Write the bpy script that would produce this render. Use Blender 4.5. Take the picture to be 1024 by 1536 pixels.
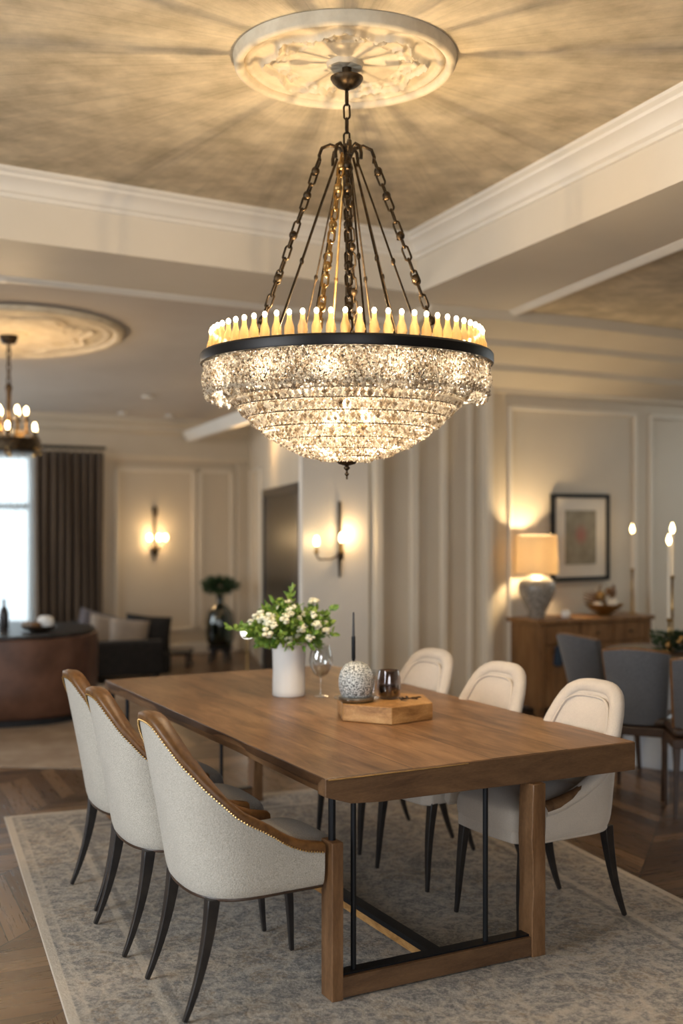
import bpy, bmesh, math, random
from mathutils import Vector, Matrix
PI = math.pi
R = random.Random(7)
for o in list(bpy.data.objects): bpy.data.objects.remove(o)
sc = bpy.context.scene
COL = sc.collection

# ------------------------------------------------------------------ camera, light, exposure
F, HZ, EYE = 1700.0, 775.0, 1.646
cd = bpy.data.cameras.new('camera'); cam = bpy.data.objects.new('camera', cd); COL.objects.link(cam)
cam.location = (0, 0, EYE); cam.rotation_euler = (PI/2, 0, 0)
cd.sensor_fit = 'VERTICAL'; cd.sensor_height = 36; cd.lens = F/1536*36
cd.shift_y = (HZ-768)/1536
cd.clip_start = 0.05; cd.clip_end = 200
cd.dof.use_dof = True; cd.dof.focus_distance = 4.15; cd.dof.aperture_fstop = cd.lens/32.0
sc.camera = cam
sc.view_settings.view_transform = 'Standard'; sc.view_settings.look = 'None'
sc.view_settings.gamma = 1; sc.view_settings.use_curve_mapping = False
sc.view_settings.exposure = 0.25
sc.cycles.use_denoising = True
sc.cycles.max_bounces = 8; sc.cycles.diffuse_bounces = 4; sc.cycles.transparent_max_bounces = 24
sc.cycles.sample_clamp_indirect = 4; sc.cycles.caustics_refractive = False; sc.cycles.caustics_reflective = False

w = bpy.data.worlds.new('world'); sc.world = w; w.use_nodes = True
bg = w.node_tree.nodes['Background']; bg.inputs[0].default_value = (0.80, 0.92, 1, 1); bg.inputs[1].default_value = 3.2

def lamp(name, kind, loc, energy, color=(1,1,1), size=.1, rot=None, size_y=None, look=None, spread=None, spot=None):
    l = bpy.data.lights.new(name, kind); l.energy = energy; l.color = color
    if kind == 'AREA':
        l.shape = 'RECTANGLE'; l.size = size; l.size_y = size_y or size
        if spread: l.spread = spread
    else: l.shadow_soft_size = size
    if kind == 'SPOT': l.spot_size = spot; l.spot_blend = .8
    o = bpy.data.objects.new(name, l); COL.objects.link(o); o.location = loc
    if look is not None: o.rotation_euler = (Vector(look)-Vector(loc)).to_track_quat('-Z', 'Y').to_euler()
    return o
CH = Vector((0.022, 4.7, 0))                      # chandelier axis
WARM = (1, .66, .33)
lamp('assumed_left_daylight', 'AREA', (-4.6, 1.2, 1.9), 185, (.87, .94, 1), 2.6, size_y=2.2, look=(0, 4.6, .6))  # added area lamp for assumed daylight; the left wall has no window
lamp('rear_fill', 'AREA', (.6, -3.4, 1.7), 125, (.90, .94, 1), 3.0, size_y=2.0, look=(0, 5, 1.9))  # added soft fill behind the camera, no window in that wall
lamp('lounge_window_daylight', 'AREA', (-5.6, 10.2, 1.7), 70, (.86, .93, 1), 2.2, size_y=2.0, look=(-1.5, 12, 1.4))

# ------------------------------------------------------------------ helpers
def P(px, py, D): return Vector(((px-512)/F*D, D, EYE-(py-HZ)/F*D))
def PZ(px, py, z):
    D = (z-EYE)*F/(HZ-py); return Vector(((px-512)/F*D, D, z))

class MB:
    def __init__(s): s.v = []; s.f = []; s.uv = None
    def add(s, vs, fs):
        n = len(s.v); s.v += [tuple(p) for p in vs]; s.f += [tuple(i+n for i in f) for f in fs]; return s
    def box(s, c, d, rz=0, rx=0, ry=0, taper=1):
        M = Matrix.Translation(c) @ Matrix.Rotation(rz, 4, 'Z') @ Matrix.Rotation(ry, 4, 'Y') @ Matrix.Rotation(rx, 4, 'X')
        vs = []
        for z in (-1, 1):
            k = taper if z < 0 else 1
            for x, y in ((-1,-1),(1,-1),(1,1),(-1,1)): vs.append(M @ Vector((x*d[0]/2*k, y*d[1]/2*k, z*d[2]/2)))
        return s.add(vs, [(3,2,1,0),(4,5,6,7),(0,1,5,4),(1,2,6,5),(2,3,7,6),(3,0,4,7)])
    def prism(s, pts, z0, z1):
        n = len(pts); a = sum(pts[i][0]*pts[(i+1)%n][1]-pts[(i+1)%n][0]*pts[i][1] for i in range(n))
        if a < 0: pts = list(reversed(pts))
        vs = [(p[0], p[1], z0) for p in pts]+[(p[0], p[1], z1) for p in pts]
        return s.add(vs, [tuple(reversed(range(n))), tuple(range(n, 2*n))]+[(i, (i+1)%n, n+(i+1)%n, n+i) for i in range(n)])
    def wall(s, a, b, z0, z1, th):               # th to the left of a->b
        a = Vector(a[:2]); b = Vector(b[:2]); d = (b-a).normalized(); n = Vector((-d.y, d.x))*th
        return s.prism([a, b, b+n, a+n], z0, z1)
    def lathe(s, prof, c=(0,0,0), n=32, mod=None):
        vs = []; c = Vector(c)
        for r, z in prof:
            for i in range(n):
                t = 2*PI*i/n; rr = r*(mod(t, z) if mod else 1)
                vs.append(c+Vector((rr*math.cos(t), rr*math.sin(t), z)))
        fs = [(k*n+i, k*n+(i+1)%n, (k+1)*n+(i+1)%n, (k+1)*n+i) for k in range(len(prof)-1) for i in range(n)]
        if prof[0][0] > 1e-5: fs.append(tuple(reversed(range(n))))
        if prof[-1][0] > 1e-5: fs.append(tuple(range((len(prof)-1)*n, len(prof)*n)))
        return s.add(vs, fs)
    def tube(s, pts, r, n=10, closed=False, flat=1, up=None):
        pts = [Vector(p) for p in pts]; m = len(pts); rs = r if isinstance(r, (list, tuple)) else [r]*m
        vs = []; prev = None
        for i, p in enumerate(pts):
            a = pts[(i-1) % m] if (closed or i > 0) else p; b = pts[(i+1) % m] if (closed or i < m-1) else p
            t = (b-a).normalized()
            if prev is None:
                u = Vector(up) if up else Vector((0,0,1))
                if abs(t.dot(u)) > .95: u = Vector((1,0,0))
                prev = (u-t*u.dot(t)).normalized()
            else:
                q = prev-t*prev.dot(t)
                if q.length > 1e-6: prev = q.normalized()
            sd = t.cross(prev)
            for k in range(n):
                an = 2*PI*(k+.5)/n; vs.append(p+prev*math.cos(an)*rs[i]*flat+sd*math.sin(an)*rs[i])
        q = m if closed else m-1
        fs = [(i*n+k, i*n+(k+1)%n, ((i+1)%m)*n+(k+1)%n, ((i+1)%m)*n+k) for i in range(q) for k in range(n)]
        if not closed: fs += [tuple(reversed(range(n))), tuple(range((m-1)*n, m*n))]
        return s.add(vs, fs)
    def ball(s, c, r, n=12, m=8, sc_=(1,1,1)):
        c = Vector(c); prof = [(math.sin(PI*i/m)*r, -math.cos(PI*i/m)*r) for i in range(m+1)]
        vs = [c+Vector((0,0,-r*sc_[2]))]
        for i in range(1, m):
            for k in range(n):
                t = 2*PI*k/n; vs.append(c+Vector((prof[i][0]*math.cos(t)*sc_[0], prof[i][0]*math.sin(t)*sc_[1], prof[i][1]*sc_[2])))
        vs.append(c+Vector((0,0,r*sc_[2]))); L = len(vs)-1
        fs = [(0, 1+(k+1)%n, 1+k) for k in range(n)]
        for i in range(m-2): fs += [(1+i*n+k, 1+i*n+(k+1)%n, 1+(i+1)*n+(k+1)%n, 1+(i+1)*n+k) for k in range(n)]
        fs += [(1+(m-2)*n+k, 1+(m-2)*n+(k+1)%n, L) for k in range(n)]
        return s.add(vs, fs)
    def octa(s, c, r, h=1.3, a=0):
        c = Vector(c); vs = [c+Vector((0,0,r*h)), c-Vector((0,0,r*h))]+[c+Vector((math.cos(a+k*PI/2)*r, math.sin(a+k*PI/2)*r, R.uniform(-.2,.2)*r)) for k in range(4)]
        return s.add(vs, [(0, 2+k, 2+(k+1)%4) for k in range(4)]+[(1, 2+(k+1)%4, 2+k) for k in range(4)])
    def link(s, c, t, side, L, W, r, n=6, m=12):    # one chain link, long axis t, flat in plane t/side
        c = Vector(c); pts = []
        for i in range(m):
            a = 2*PI*i/m; x = math.cos(a); y = math.sin(a)
            pts.append(c+t*(x*W/2+(L-W)/2*(1 if x > 0 else -1))+side*(y*W/2))
        return s.tube(pts, r, n, closed=True)
    def chain(s, a, b, L, W, r, sag=0):
        a = Vector(a); b = Vector(b); d = b-a; n = max(2, int(d.length/(L-2.2*r))); st = d.length/n
        for i in range(n):
            f = (i+.5)/n; c = a+d*f-Vector((0,0,sag*4*f*(1-f))); t = d.normalized()
            u = t.cross(Vector((.3,1,.1))).normalized(); v = t.cross(u)
            s.link(c, t, u if i % 2 else v, L, W, r)
        return s
    def grid(s, nu, nv, fn, cu=False):
        vs = [fn(i/(nu if cu else nu-1), j/(nv-1)) for j in range(nv) for i in range(nu)]
        q = nu if cu else nu-1
        return s.add(vs, [(j*nu+i, j*nu+(i+1)%nu, (j+1)*nu+(i+1)%nu, (j+1)*nu+i) for j in range(nv-1) for i in range(q)])
    def obj(s, name, mat, parent=None, smooth=None, bevel=0, seg=2, sub=0, loc=None, label=None):
        me = bpy.data.meshes.new(name); me.from_pydata(s.v, [], s.f); me.validate(); me.materials.append(mat)
        if smooth is not None:
            me.polygons.foreach_set('use_smooth', [True]*len(me.polygons)); me.set_sharp_from_angle(angle=math.radians(smooth))
        me.update()
        o = bpy.data.objects.new(name, me); COL.objects.link(o)
        if parent is not None: o.parent = parent
        if loc is not None: o.location = loc
        if bevel:
            m = o.modifiers.new('bevel', 'BEVEL'); m.width = bevel; m.segments = seg; m.limit_method = 'ANGLE'; m.harden_normals = False
        if sub:
            m = o.modifiers.new('sub', 'SUBSURF'); m.levels = sub; m.render_levels = sub
        if label: o['label'] = label
        return o

def thing(name, label, cat, loc=(0,0,0), rz=0, group=None):
    o = bpy.data.objects.new(name, None); o.empty_display_size = .05; COL.objects.link(o); o.location = loc; o.rotation_euler = (0,0,rz)
    return tag(o, label, cat, group)
def tag(o, label, cat, group=None):
    o['label'] = label; o['category'] = cat
    if group: o['group'] = group
    return o
def struct(o): o['kind'] = 'structure'; return o
def copy_tree(o, parent=None):
    kids = [c for c in o.children]
    c = o.copy(); COL.objects.link(c)
    if parent is not None: c.parent = parent
    for k in kids: copy_tree(k, c)
    return c

# ------------------------------------------------------------------ materials
def mat(name, color=(.5,.5,.5), rough=.5, metal=0, **kw):
    m = bpy.data.materials.new(name); m.use_nodes = True; b = m.node_tree.nodes['Principled BSDF']
    b.inputs['Base Color'].default_value = (*color, 1); b.inputs['Roughness'].default_value = rough; b.inputs['Metallic'].default_value = metal
    for k, v in kw.items(): b.inputs[k.replace('_', ' ')].default_value = v
    return m
def N(m, t, **kw):
    n = m.node_tree.nodes.new(t)
    for k, v in kw.items():
        if hasattr(n, k): setattr(n, k, v)
        else: n.inputs[k.replace('_', ' ')].default_value = v
    return n
def L(m, a, b): m.node_tree.links.new(a, b)
def bsdf(m): return m.node_tree.nodes['Principled BSDF']
def ramp(m, src, stops):
    r = N(m, 'ShaderNodeValToRGB'); e = r.color_ramp.elements
    while len(e) < len(stops): e.new(.5)
    for i, (p, c) in enumerate(stops): e[i].position = p; e[i].color = (*c, 1) if len(c) == 3 else c
    L(m, src, r.inputs[0]); return r.outputs[0]
def coords(m, scale=(1,1,1), rot=(0,0,0), kind='Object'):
    tc = N(m, 'ShaderNodeTexCoord'); mp = N(m, 'ShaderNodeMapping'); mp.inputs['Scale'].default_value = scale; mp.inputs['Rotation'].default_value = rot
    L(m, tc.outputs[kind], mp.inputs[0]); return mp.outputs[0]
def noise(m, vec, scale, detail=6, rough=.6, dist=0):
    n = N(m, 'ShaderNodeTexNoise'); n.inputs['Scale'].default_value = scale; n.inputs['Detail'].default_value = detail
    n.inputs['Roughness'].default_value = rough; n.inputs['Distortion'].default_value = dist; L(m, vec, n.inputs['Vector']); return n.outputs['Fac']
def bump(m, h, strength=.3, dist=.01):
    b = N(m, 'ShaderNodeBump'); b.inputs['Strength'].default_value = strength; b.inputs['Distance'].default_value = dist
    L(m, h, b.inputs['Height']); L(m, b.outputs[0], bsdf(m).inputs['Normal']); return b
def mix(m, fac, a, b, mode='MIX'):
    n = N(m, 'ShaderNodeMix'); n.data_type = 'RGBA'; n.blend_type = mode
    for s, v in ((0, fac), (6, a), (7, b)):
        if hasattr(v, 'is_linked') or isinstance(v, bpy.types.NodeSocket): L(m, v, n.inputs[s])
        else: n.inputs[s].default_value = v if s == 0 else (*v, 1)
    return n.outputs[2]
def mth(m, op, a, b=None, c=None):
    n = N(m, 'ShaderNodeMath'); n.operation = op
    for i, v in enumerate((a, b, c)):
        if v is None: continue
        if isinstance(v, bpy.types.NodeSocket): L(m, v, n.inputs[i])
        else: n.inputs[i].default_value = v
    return n.outputs[0]
def emis(name, color, s):
    m = bpy.data.materials.new(name); m.use_nodes = True; b = bsdf(m); b.inputs['Base Color'].default_value = (*color, 1)
    b.inputs['Emission Color'].default_value = (*color, 1); b.inputs['Emission Strength'].default_value = s; return m

def noisy(name, c1, c2, scale, rough=.6, bs=0, stretch=(1,1,1), metal=0, bscale=None, p=(.35, .65)):
    m = mat(name, c1, rough, metal); v = coords(m, stretch); n = noise(m, v, scale)
    L(m, ramp(m, n, [(p[0], c1), (p[1], c2)]), bsdf(m).inputs['Base Color'])
    if bs: bump(m, noise(m, v, bscale or scale*4), bs)
    return m
def wood(name, c1, c2, c3, axis=(.6, 9, 9), scale=3, rough=.4, plank=None, rz=0):
    m = mat(name, c1, rough); v = coords(m, axis, (0,0,rz)); n = noise(m, v, scale, 8, .65, .6)
    col = ramp(m, n, [(.3, c1), (.5, c2), (.72, c3)])
    fine = noise(m, coords(m, (axis[0]*2, axis[1]*8, axis[2]*8), (0,0,rz)), scale*3, 4)
    col = mix(m, .35, col, ramp(m, fine, [(.35, (.55,.55,.55)), (.65, (1.15,1.15,1.15))]), 'MULTIPLY')
    if plank:
        br = N(m, 'ShaderNodeTexBrick'); br.offset = .37; vv = coords(m, (1,1,1), (0,0,rz)); L(m, vv, br.inputs['Vector'])
        br.inputs['Color1'].default_value = (.78,.76,.74,1); br.inputs['Color2'].default_value = (1.12,1.1,1.08,1); br.inputs['Mortar'].default_value = (.22,.17,.13,1)
        br.inputs['Scale'].default_value = 1; br.inputs['Brick Width'].default_value = plank[0]; br.inputs['Row Height'].default_value = plank[1]; br.inputs['Mortar Size'].default_value = .0028
        br.inputs['Bias'].default_value = 0
        col = mix(m, .85, col, br.outputs['Color'], 'MULTIPLY')
    L(m, col, bsdf(m).inputs['Base Color']); bump(m, fine, .15, .004)
    return m
def weave(name, c1, c2, scale=420, bs=.35):
    m = mat(name, c1, .9); v = coords(m); n = noise(m, v, scale, 2, .5)
    big = noise(m, v, 5, 4)
    vo = N(m, 'ShaderNodeTexVoronoi'); vo.inputs['Scale'].default_value = scale*.45; L(m, v, vo.inputs['Vector'])
    c = ramp(m, n, [(.35, c2), (.6, c1)])
    c = mix(m, .5, c, ramp(m, big, [(.3, (.82,.82,.82)), (.7, (1.08,1.08,1.08))]), 'MULTIPLY')
    L(m, c, bsdf(m).inputs['Base Color']); bump(m, vo.outputs['Distance'], bs, .003)
    bsdf(m).inputs['Sheen Weight'].default_value = .25
    return m

M = {}
M['ceil'] = noisy('mottled_plaster_painted_rays', (.44,.37,.255), (.68,.58,.42), 4.5, .85, .25, bscale=14)
M['lceil'] = noisy('lounge_plaster', (.56,.50,.43), (.62,.56,.49), 1.2, .85)
def ceil_ray_paint():
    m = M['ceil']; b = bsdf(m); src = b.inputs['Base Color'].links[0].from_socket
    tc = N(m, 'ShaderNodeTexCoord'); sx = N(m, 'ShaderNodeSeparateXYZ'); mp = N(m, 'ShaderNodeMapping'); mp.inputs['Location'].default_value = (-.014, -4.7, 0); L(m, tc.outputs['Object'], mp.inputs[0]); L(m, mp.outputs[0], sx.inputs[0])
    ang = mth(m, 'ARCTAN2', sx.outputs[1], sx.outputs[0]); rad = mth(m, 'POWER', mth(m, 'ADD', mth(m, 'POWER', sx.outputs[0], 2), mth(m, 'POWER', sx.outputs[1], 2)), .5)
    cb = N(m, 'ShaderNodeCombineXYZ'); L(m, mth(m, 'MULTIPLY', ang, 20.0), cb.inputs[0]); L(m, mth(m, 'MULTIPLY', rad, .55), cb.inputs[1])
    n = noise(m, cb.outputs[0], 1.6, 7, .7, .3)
    L(m, mix(m, .48, src, ramp(m, n, [(.36, (.76,.75,.74)), (.48, (1,1,1)), (.64, (1.12,1.11,1.09))]), 'MULTIPLY'), b.inputs['Base Color'])  # light and dark rays round the medallion, painted into the plaster colour
ceil_ray_paint()
M['paint'] = noisy('cream_paint', (.71,.645,.54), (.75,.685,.58), 1.5, .55)
M['white'] = noisy('ivory_trim_paint', (.80,.755,.68), (.84,.80,.725), 2, .45)
M['wall'] = noisy('warm_beige_wall_paint', (.60,.525,.415), (.64,.565,.45), 1.5, .6)
M['relief'] = noisy('ornament_plaster', (.62,.52,.37), (.76,.66,.49), 9, .7)
M['bronze'] = noisy('aged_bronze', (.030,.022,.014), (.085,.055,.028), 30, .42, .2, metal=.85)
M['gold'] = noisy('rubbed_brass', (.34,.20,.07), (.5,.32,.12), 30, .35, 0, metal=.9)
M['iron'] = mat('black_iron', (.018,.02,.024), .38, .6)
M['ebony'] = noisy('ebonised_wood', (.012,.011,.012), (.03,.025,.022), 12, .35)
M['top'] = wood('walnut_tabletop', (.10,.048,.020), (.225,.115,.050), (.36,.205,.098), (.9,5,5), 2.9, .40, (2.3,.345))
M['frame'] = wood('walnut_frame', (.10,.045,.018), (.20,.10,.042), (.30,.165,.08), (5,5,.8), 2.5, .42)
M['apron'] = wood('walnut_apron', (.085,.042,.02), (.16,.085,.04), (.24,.13,.06), (5,.9,5), 2.5, .45)
M['tray'] = wood('honey_wood', (.25,.11,.03), (.50,.26,.085), (.70,.42,.17), (2,2,6), 4, .4)
M['cab'] = wood('sideboard_wood', (.13,.06,.022), (.22,.11,.042), (.30,.165,.07), (5,5,.9), 3, .45)
M['fabric'] = weave('cream_herringbone_fabric', (.62,.58,.51), (.36,.33,.27))
M['fabric2'] = weave('cream_velvet_fabric', (.66,.585,.50), (.60,.53,.45), 260, .10)
M['seat'] = weave('blue_grey_fabric', (.30,.29,.29), (.19,.185,.19), 300, .2)
M['leather'] = noisy('tan_leather_trim', (.115,.05,.015), (.20,.092,.028), 40, .42, .1)
M['nail'] = mat('brass_nailheads', (.62,.40,.16), .3, 1)
M['grey'] = weave('slate_fabric', (.115,.12,.135), (.07,.075,.085), 200, .2)
M['dkwood'] = noisy('dark_walnut_legs', (.03,.017,.01), (.06,.033,.02), 10, .4)
M['curtain'] = weave('brown_curtain_cloth', (.12,.078,.046), (.08,.052,.03), 150, .15)
M['cleather'] = noisy('brown_leather', (.085,.038,.022), (.15,.07,.042), 6, .45, .15, bscale=90)
M['black'] = noisy('black_upholstery', (.008,.008,.009), (.018,.017,.018), 20, .8)
M['pil1'] = weave('taupe_cushion', (.33,.27,.21), (.24,.19,.15), 150)
M['pil2'] = weave('plum_grey_cushion', (.13,.115,.125), (.09,.08,.09), 150)
M['ceram'] = mat('glazed_white_ceramic', (.80,.79,.76), .12)
M['leaf'] = noisy('green_leaf', (.06,.16,.02), (.30,.43,.07), 25, .5)
M['leafd'] = noisy('dark_leaf', (.012,.035,.012), (.035,.07,.02), 25, .55)
M['petal'] = noisy('cream_petal', (.72,.70,.48), (.85,.84,.68), 40, .6)
M['wax'] = mat('ivory_wax', (.80,.72,.58), .5, Subsurface_Weight=.0)
M['pale'] = mat('pale_blue_grey_paint', (.62,.70,.82), .4)
M['paper'] = mat('ivory_mount_paper', (.72,.66,.56), .8)
M['bulb'] = emis('warm_filament', (1,.72,.36), 15)
M['tip'] = emis('warm_bulb_tip', (1,.80,.50), 14)
M['flame'] = emis('candle_flame', (1,.70,.30), 18)
M['globe'] = emis('bright_spot_glow', (1,.97,.90), 3.5)
M['spot'] = emis('downlight_diffuser', (1,.90,.75), 7)

def glassy(name, col=(1,1,1), fac=.12, rough=.02):
    m = bpy.data.materials.new(name); m.use_nodes = True; nt = m.node_tree; nt.nodes.remove(bsdf(m)); out = nt.nodes['Material Output']
    t = N(m, 'ShaderNodeBsdfTransparent'); t.inputs[0].default_value = (*col, 1); g = N(m, 'ShaderNodeBsdfGlossy'); g.inputs['Roughness'].default_value = rough
    lw = N(m, 'ShaderNodeLayerWeight'); lw.inputs[0].default_value = .35; f = mth(m, 'MULTIPLY_ADD', lw.outputs['Facing'], .55, fac)
    x = N(m, 'ShaderNodeMixShader'); L(m, f, x.inputs[0]); L(m, t.outputs[0], x.inputs[1]); L(m, g.outputs[0], x.inputs[2]); L(m, x.outputs[0], out.inputs[0]); return m
M['glass'] = glassy('clear_glass', (.95,.96,.96)); M['smoke'] = glassy('smoked_glass', (.72,.66,.66), .10); M['green'] = glassy('dark_green_glass', (.28,.36,.28), .07, .08)
M['tube'] = glassy('candle_tube_glass', (1,.90,.72), .16, .1)

def crystal():
    m = bpy.data.materials.new('cut_crystal'); m.use_nodes = True; nt = m.node_tree; nt.nodes.remove(bsdf(m)); out = nt.nodes['Material Output']
    geo = N(m, 'ShaderNodeNewGeometry'); rnd = geo.outputs['Random Per Island']
    tr = N(m, 'ShaderNodeBsdfTranslucent'); L(m, ramp(m, rnd, [(0, (.26,.19,.12)), (.35, (.6,.5,.38)), (.5, (1,.95,.85)), (1, (1,.98,.93))]), tr.inputs[0])  # bright and dark bead tones put sparkle into the colour
    di = N(m, 'ShaderNodeBsdfDiffuse'); L(m, ramp(m, rnd, [(0, (.22,.18,.13)), (.6, (.5,.44,.36)), (1, (.8,.76,.68))]), di.inputs[0])
    gl = N(m, 'ShaderNodeBsdfGlossy'); gl.inputs['Roughness'].default_value = .12
    tp = N(m, 'ShaderNodeBsdfTransparent')
    a = N(m, 'ShaderNodeMixShader'); a.inputs[0].default_value = .22; L(m, tr.outputs[0], a.inputs[1]); L(m, di.outputs[0], a.inputs[2])
    b = N(m, 'ShaderNodeMixShader'); b.inputs[0].default_value = .30; L(m, a.outputs[0], b.inputs[1]); L(m, gl.outputs[0], b.inputs[2])
    c = N(m, 'ShaderNodeMixShader'); c.inputs[0].default_value = .15; L(m, b.outputs[0], c.inputs[1]); L(m, tp.outputs[0], c.inputs[2])
    L(m, c.outputs[0], out.inputs[0]); return m
M['crystal'] = crystal()
def cloth_trans(name, col, tfac, transp=0):
    m = bpy.data.materials.new(name); m.use_nodes = True; nt = m.node_tree; nt.nodes.remove(bsdf(m)); out = nt.nodes['Material Output']
    d = N(m, 'ShaderNodeBsdfDiffuse'); d.inputs[0].default_value = (*col, 1); t = N(m, 'ShaderNodeBsdfTranslucent'); t.inputs[0].default_value = (*col, 1)
    a = N(m, 'ShaderNodeMixShader'); a.inputs[0].default_value = tfac; L(m, d.outputs[0], a.inputs[1]); L(m, t.outputs[0], a.inputs[2]); s = a
    if transp:
        tp = N(m, 'ShaderNodeBsdfTransparent'); s = N(m, 'ShaderNodeMixShader'); s.inputs[0].default_value = transp; L(m, a.outputs[0], s.inputs[1]); L(m, tp.outputs[0], s.inputs[2])
    L(m, s.outputs[0], out.inputs[0]); return m
M['shade'] = cloth_trans('linen_lampshade', (.92,.80,.60), .6)
M['sheer'] = cloth_trans('sheer_voile', (.82,.91,.97), .7, .45)
M['tube'] = cloth_trans('amber_candle_glass', (.95,.66,.30), .7, .55)

def floor_mat():
    m = mat('chevron_oak_parquet', (.1,.05,.03), .32); tc = N(m, 'ShaderNodeTexCoord'); mp = N(m, 'ShaderNodeMapping'); mp.inputs['Rotation'].default_value = (0,0,.36)
    L(m, tc.outputs['Object'], mp.inputs[0]); sx = N(m, 'ShaderNodeSeparateXYZ'); L(m, mp.outputs[0], sx.inputs[0]); x, y = sx.outputs[0], sx.outputs[1]
    W_, H_ = .55, .14
    u = mth(m, 'DIVIDE', x, W_); colid = mth(m, 'FLOOR', u); tri = mth(m, 'PINGPONG', u, 1.0)
    yy = mth(m, 'ADD', y, mth(m, 'MULTIPLY', tri, W_*1.0)); v = mth(m, 'DIVIDE', yy, H_); rowid = mth(m, 'FLOOR', v)
    cb = N(m, 'ShaderNodeCombineXYZ'); L(m, colid, cb.inputs[0]); L(m, rowid, cb.inputs[1])
    wn = N(m, 'ShaderNodeTexWhiteNoise'); L(m, cb.outputs[0], wn.inputs['Vector'])
    col = ramp(m, wn.outputs['Value'], [(0, (.065,.036,.020)), (.5, (.13,.075,.04)), (1, (.23,.138,.074))])
    gr = N(m, 'ShaderNodeCombineXYZ'); L(m, mth(m, 'MULTIPLY', tri, 1.5), gr.inputs[0]); L(m, mth(m, 'MULTIPLY', v, 3), gr.inputs[1]); L(m, mth(m, 'MULTIPLY', rowid, 3.1), gr.inputs[2])
    g = noise(m, gr.outputs[0], 2.5, 6); col = mix(m, .6, col, ramp(m, g, [(.3, (.6,.6,.6)), (.7, (1.25,1.25,1.25))]), 'MULTIPLY')
    fv = mth(m, 'FRACT', v); fu = mth(m, 'FRACT', u)
    e = mth(m, 'MINIMUM', mth(m, 'MINIMUM', fv, mth(m, 'SUBTRACT', 1, fv)), mth(m, 'MULTIPLY', mth(m, 'MINIMUM', fu, mth(m, 'SUBTRACT', 1, fu)), 4))
    gap = mth(m, 'LESS_THAN', e, .022); col = mix(m, gap, col, (.02,.012,.008)); L(m, col, bsdf(m).inputs['Base Color'])
    L(m, ramp(m, g, [(.3, (.22,.22,.22)), (.7, (.42,.42,.42))]), bsdf(m).inputs['Roughness']); bump(m, e, .1, .003); return m
M['floor'] = floor_mat()
RW, RL = 2.61, 4.9
def rug_mat(name, cream, grey, tan):
    m = mat(name, cream, .95); v = coords(m); 
    n1 = noise(m, v, 4.2, 9, .74, .8); n2 = noise(m, v, 26, 6, .7); n3 = noise(m, coords(m, (1,9,1), (0,0,.5)), 7, 5, .6)
    c = ramp(m, n1, [(.40, grey), (.5, cream), (.58, tan), (.66, grey)])
    c = mix(m, ramp(m, n2, [(.42, (0,0,0)), (.60, (1,1,1))]), c, grey)
    n4 = noise(m, v, 75, 4, .8); c = mix(m, ramp(m, n4, [(.48, (0,0,0)), (.62, (.75,.75,.75))]), c, cream)
    # faded vine pattern
    vo = N(m, 'ShaderNodeTexVoronoi'); vo.feature = 'DISTANCE_TO_EDGE'; vo.inputs['Scale'].default_value = 5.5
    dd = N(m, 'ShaderNodeMix'); dd.data_type = 'VECTOR'; dd.inputs[0].default_value = .12; nn = N(m, 'ShaderNodeTexNoise'); nn.inputs['Scale'].default_value = 6; L(m, v, nn.inputs['Vector'])
    L(m, v, dd.inputs[4]); L(m, nn.outputs['Color'], dd.inputs[5]); L(m, dd.outputs[1], vo.inputs['Vector'])
    c = mix(m, ramp(m, vo.outputs['Distance'], [(.015, (.45,.45,.45)), (.045, (0,0,0))]), c, (cream[0]*1.05, cream[1]*1.02, cream[2]*.96))
    # border bands
    sx = N(m, 'ShaderNodeSeparateXYZ'); L(m, v, sx.inputs[0])
    ex = mth(m, 'SUBTRACT', RW/2, mth(m, 'ABSOLUTE', sx.outputs[0])); ey = mth(m, 'SUBTRACT', RL/2, mth(m, 'ABSOLUTE', sx.outputs[1])); e = mth(m, 'MINIMUM', ex, ey)
    band = ramp(m, e, [(0, (.9,.9,.9)), (.035, (.9,.9,.9)), (.04, (0,0,0)), (.075, (.5,.5,.5)), (.085, (0,0,0)), (.30, (0,0,0)), (.305, (.6,.6,.6)), (.33, (.6,.6,.6)), (.335, (0,0,0))])
    c = mix(m, band, c, (cream[0]*1.12, cream[1]*1.1, cream[2]*1.06))
    c = mix(m, ramp(m, e, [(.345, (0,0,0)), (.35, (.5,.5,.5)), (.37, (.5,.5,.5)), (.375, (0,0,0))]), c, (grey[0]*.8, grey[1]*.8, grey[2]*.8))
    L(m, c, bsdf(m).inputs['Base Color']); h = mth(m, 'ADD', mth(m, 'MULTIPLY', n2, .6), mth(m, 'MULTIPLY', n4, .5)); bump(m, h, .7, .012); return m
M['rug'] = rug_mat('faded_grey_rug', (.54,.48,.41), (.205,.195,.185), (.32,.25,.18))
M['rug2'] = noisy('beige_lounge_rug', (.30,.22,.155), (.42,.33,.24), 4, .95, .4, bscale=60)
def speckle(name, a, b, scale):
    m = mat(name, a, .25); v = coords(m); n = noise(m, v, scale, 3, .6); L(m, ramp(m, n, [(.46, a), (.54, b)]), bsdf(m).inputs['Base Color']); bump(m, n, .4, .004); return m
M['speck'] = speckle('mottled_silver_glass', (.10,.11,.11), (.72,.74,.72), 190)
M['lampb'] = speckle('textured_grey_ceramic', (.17,.15,.125), (.36,.33,.29), 60)

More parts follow.
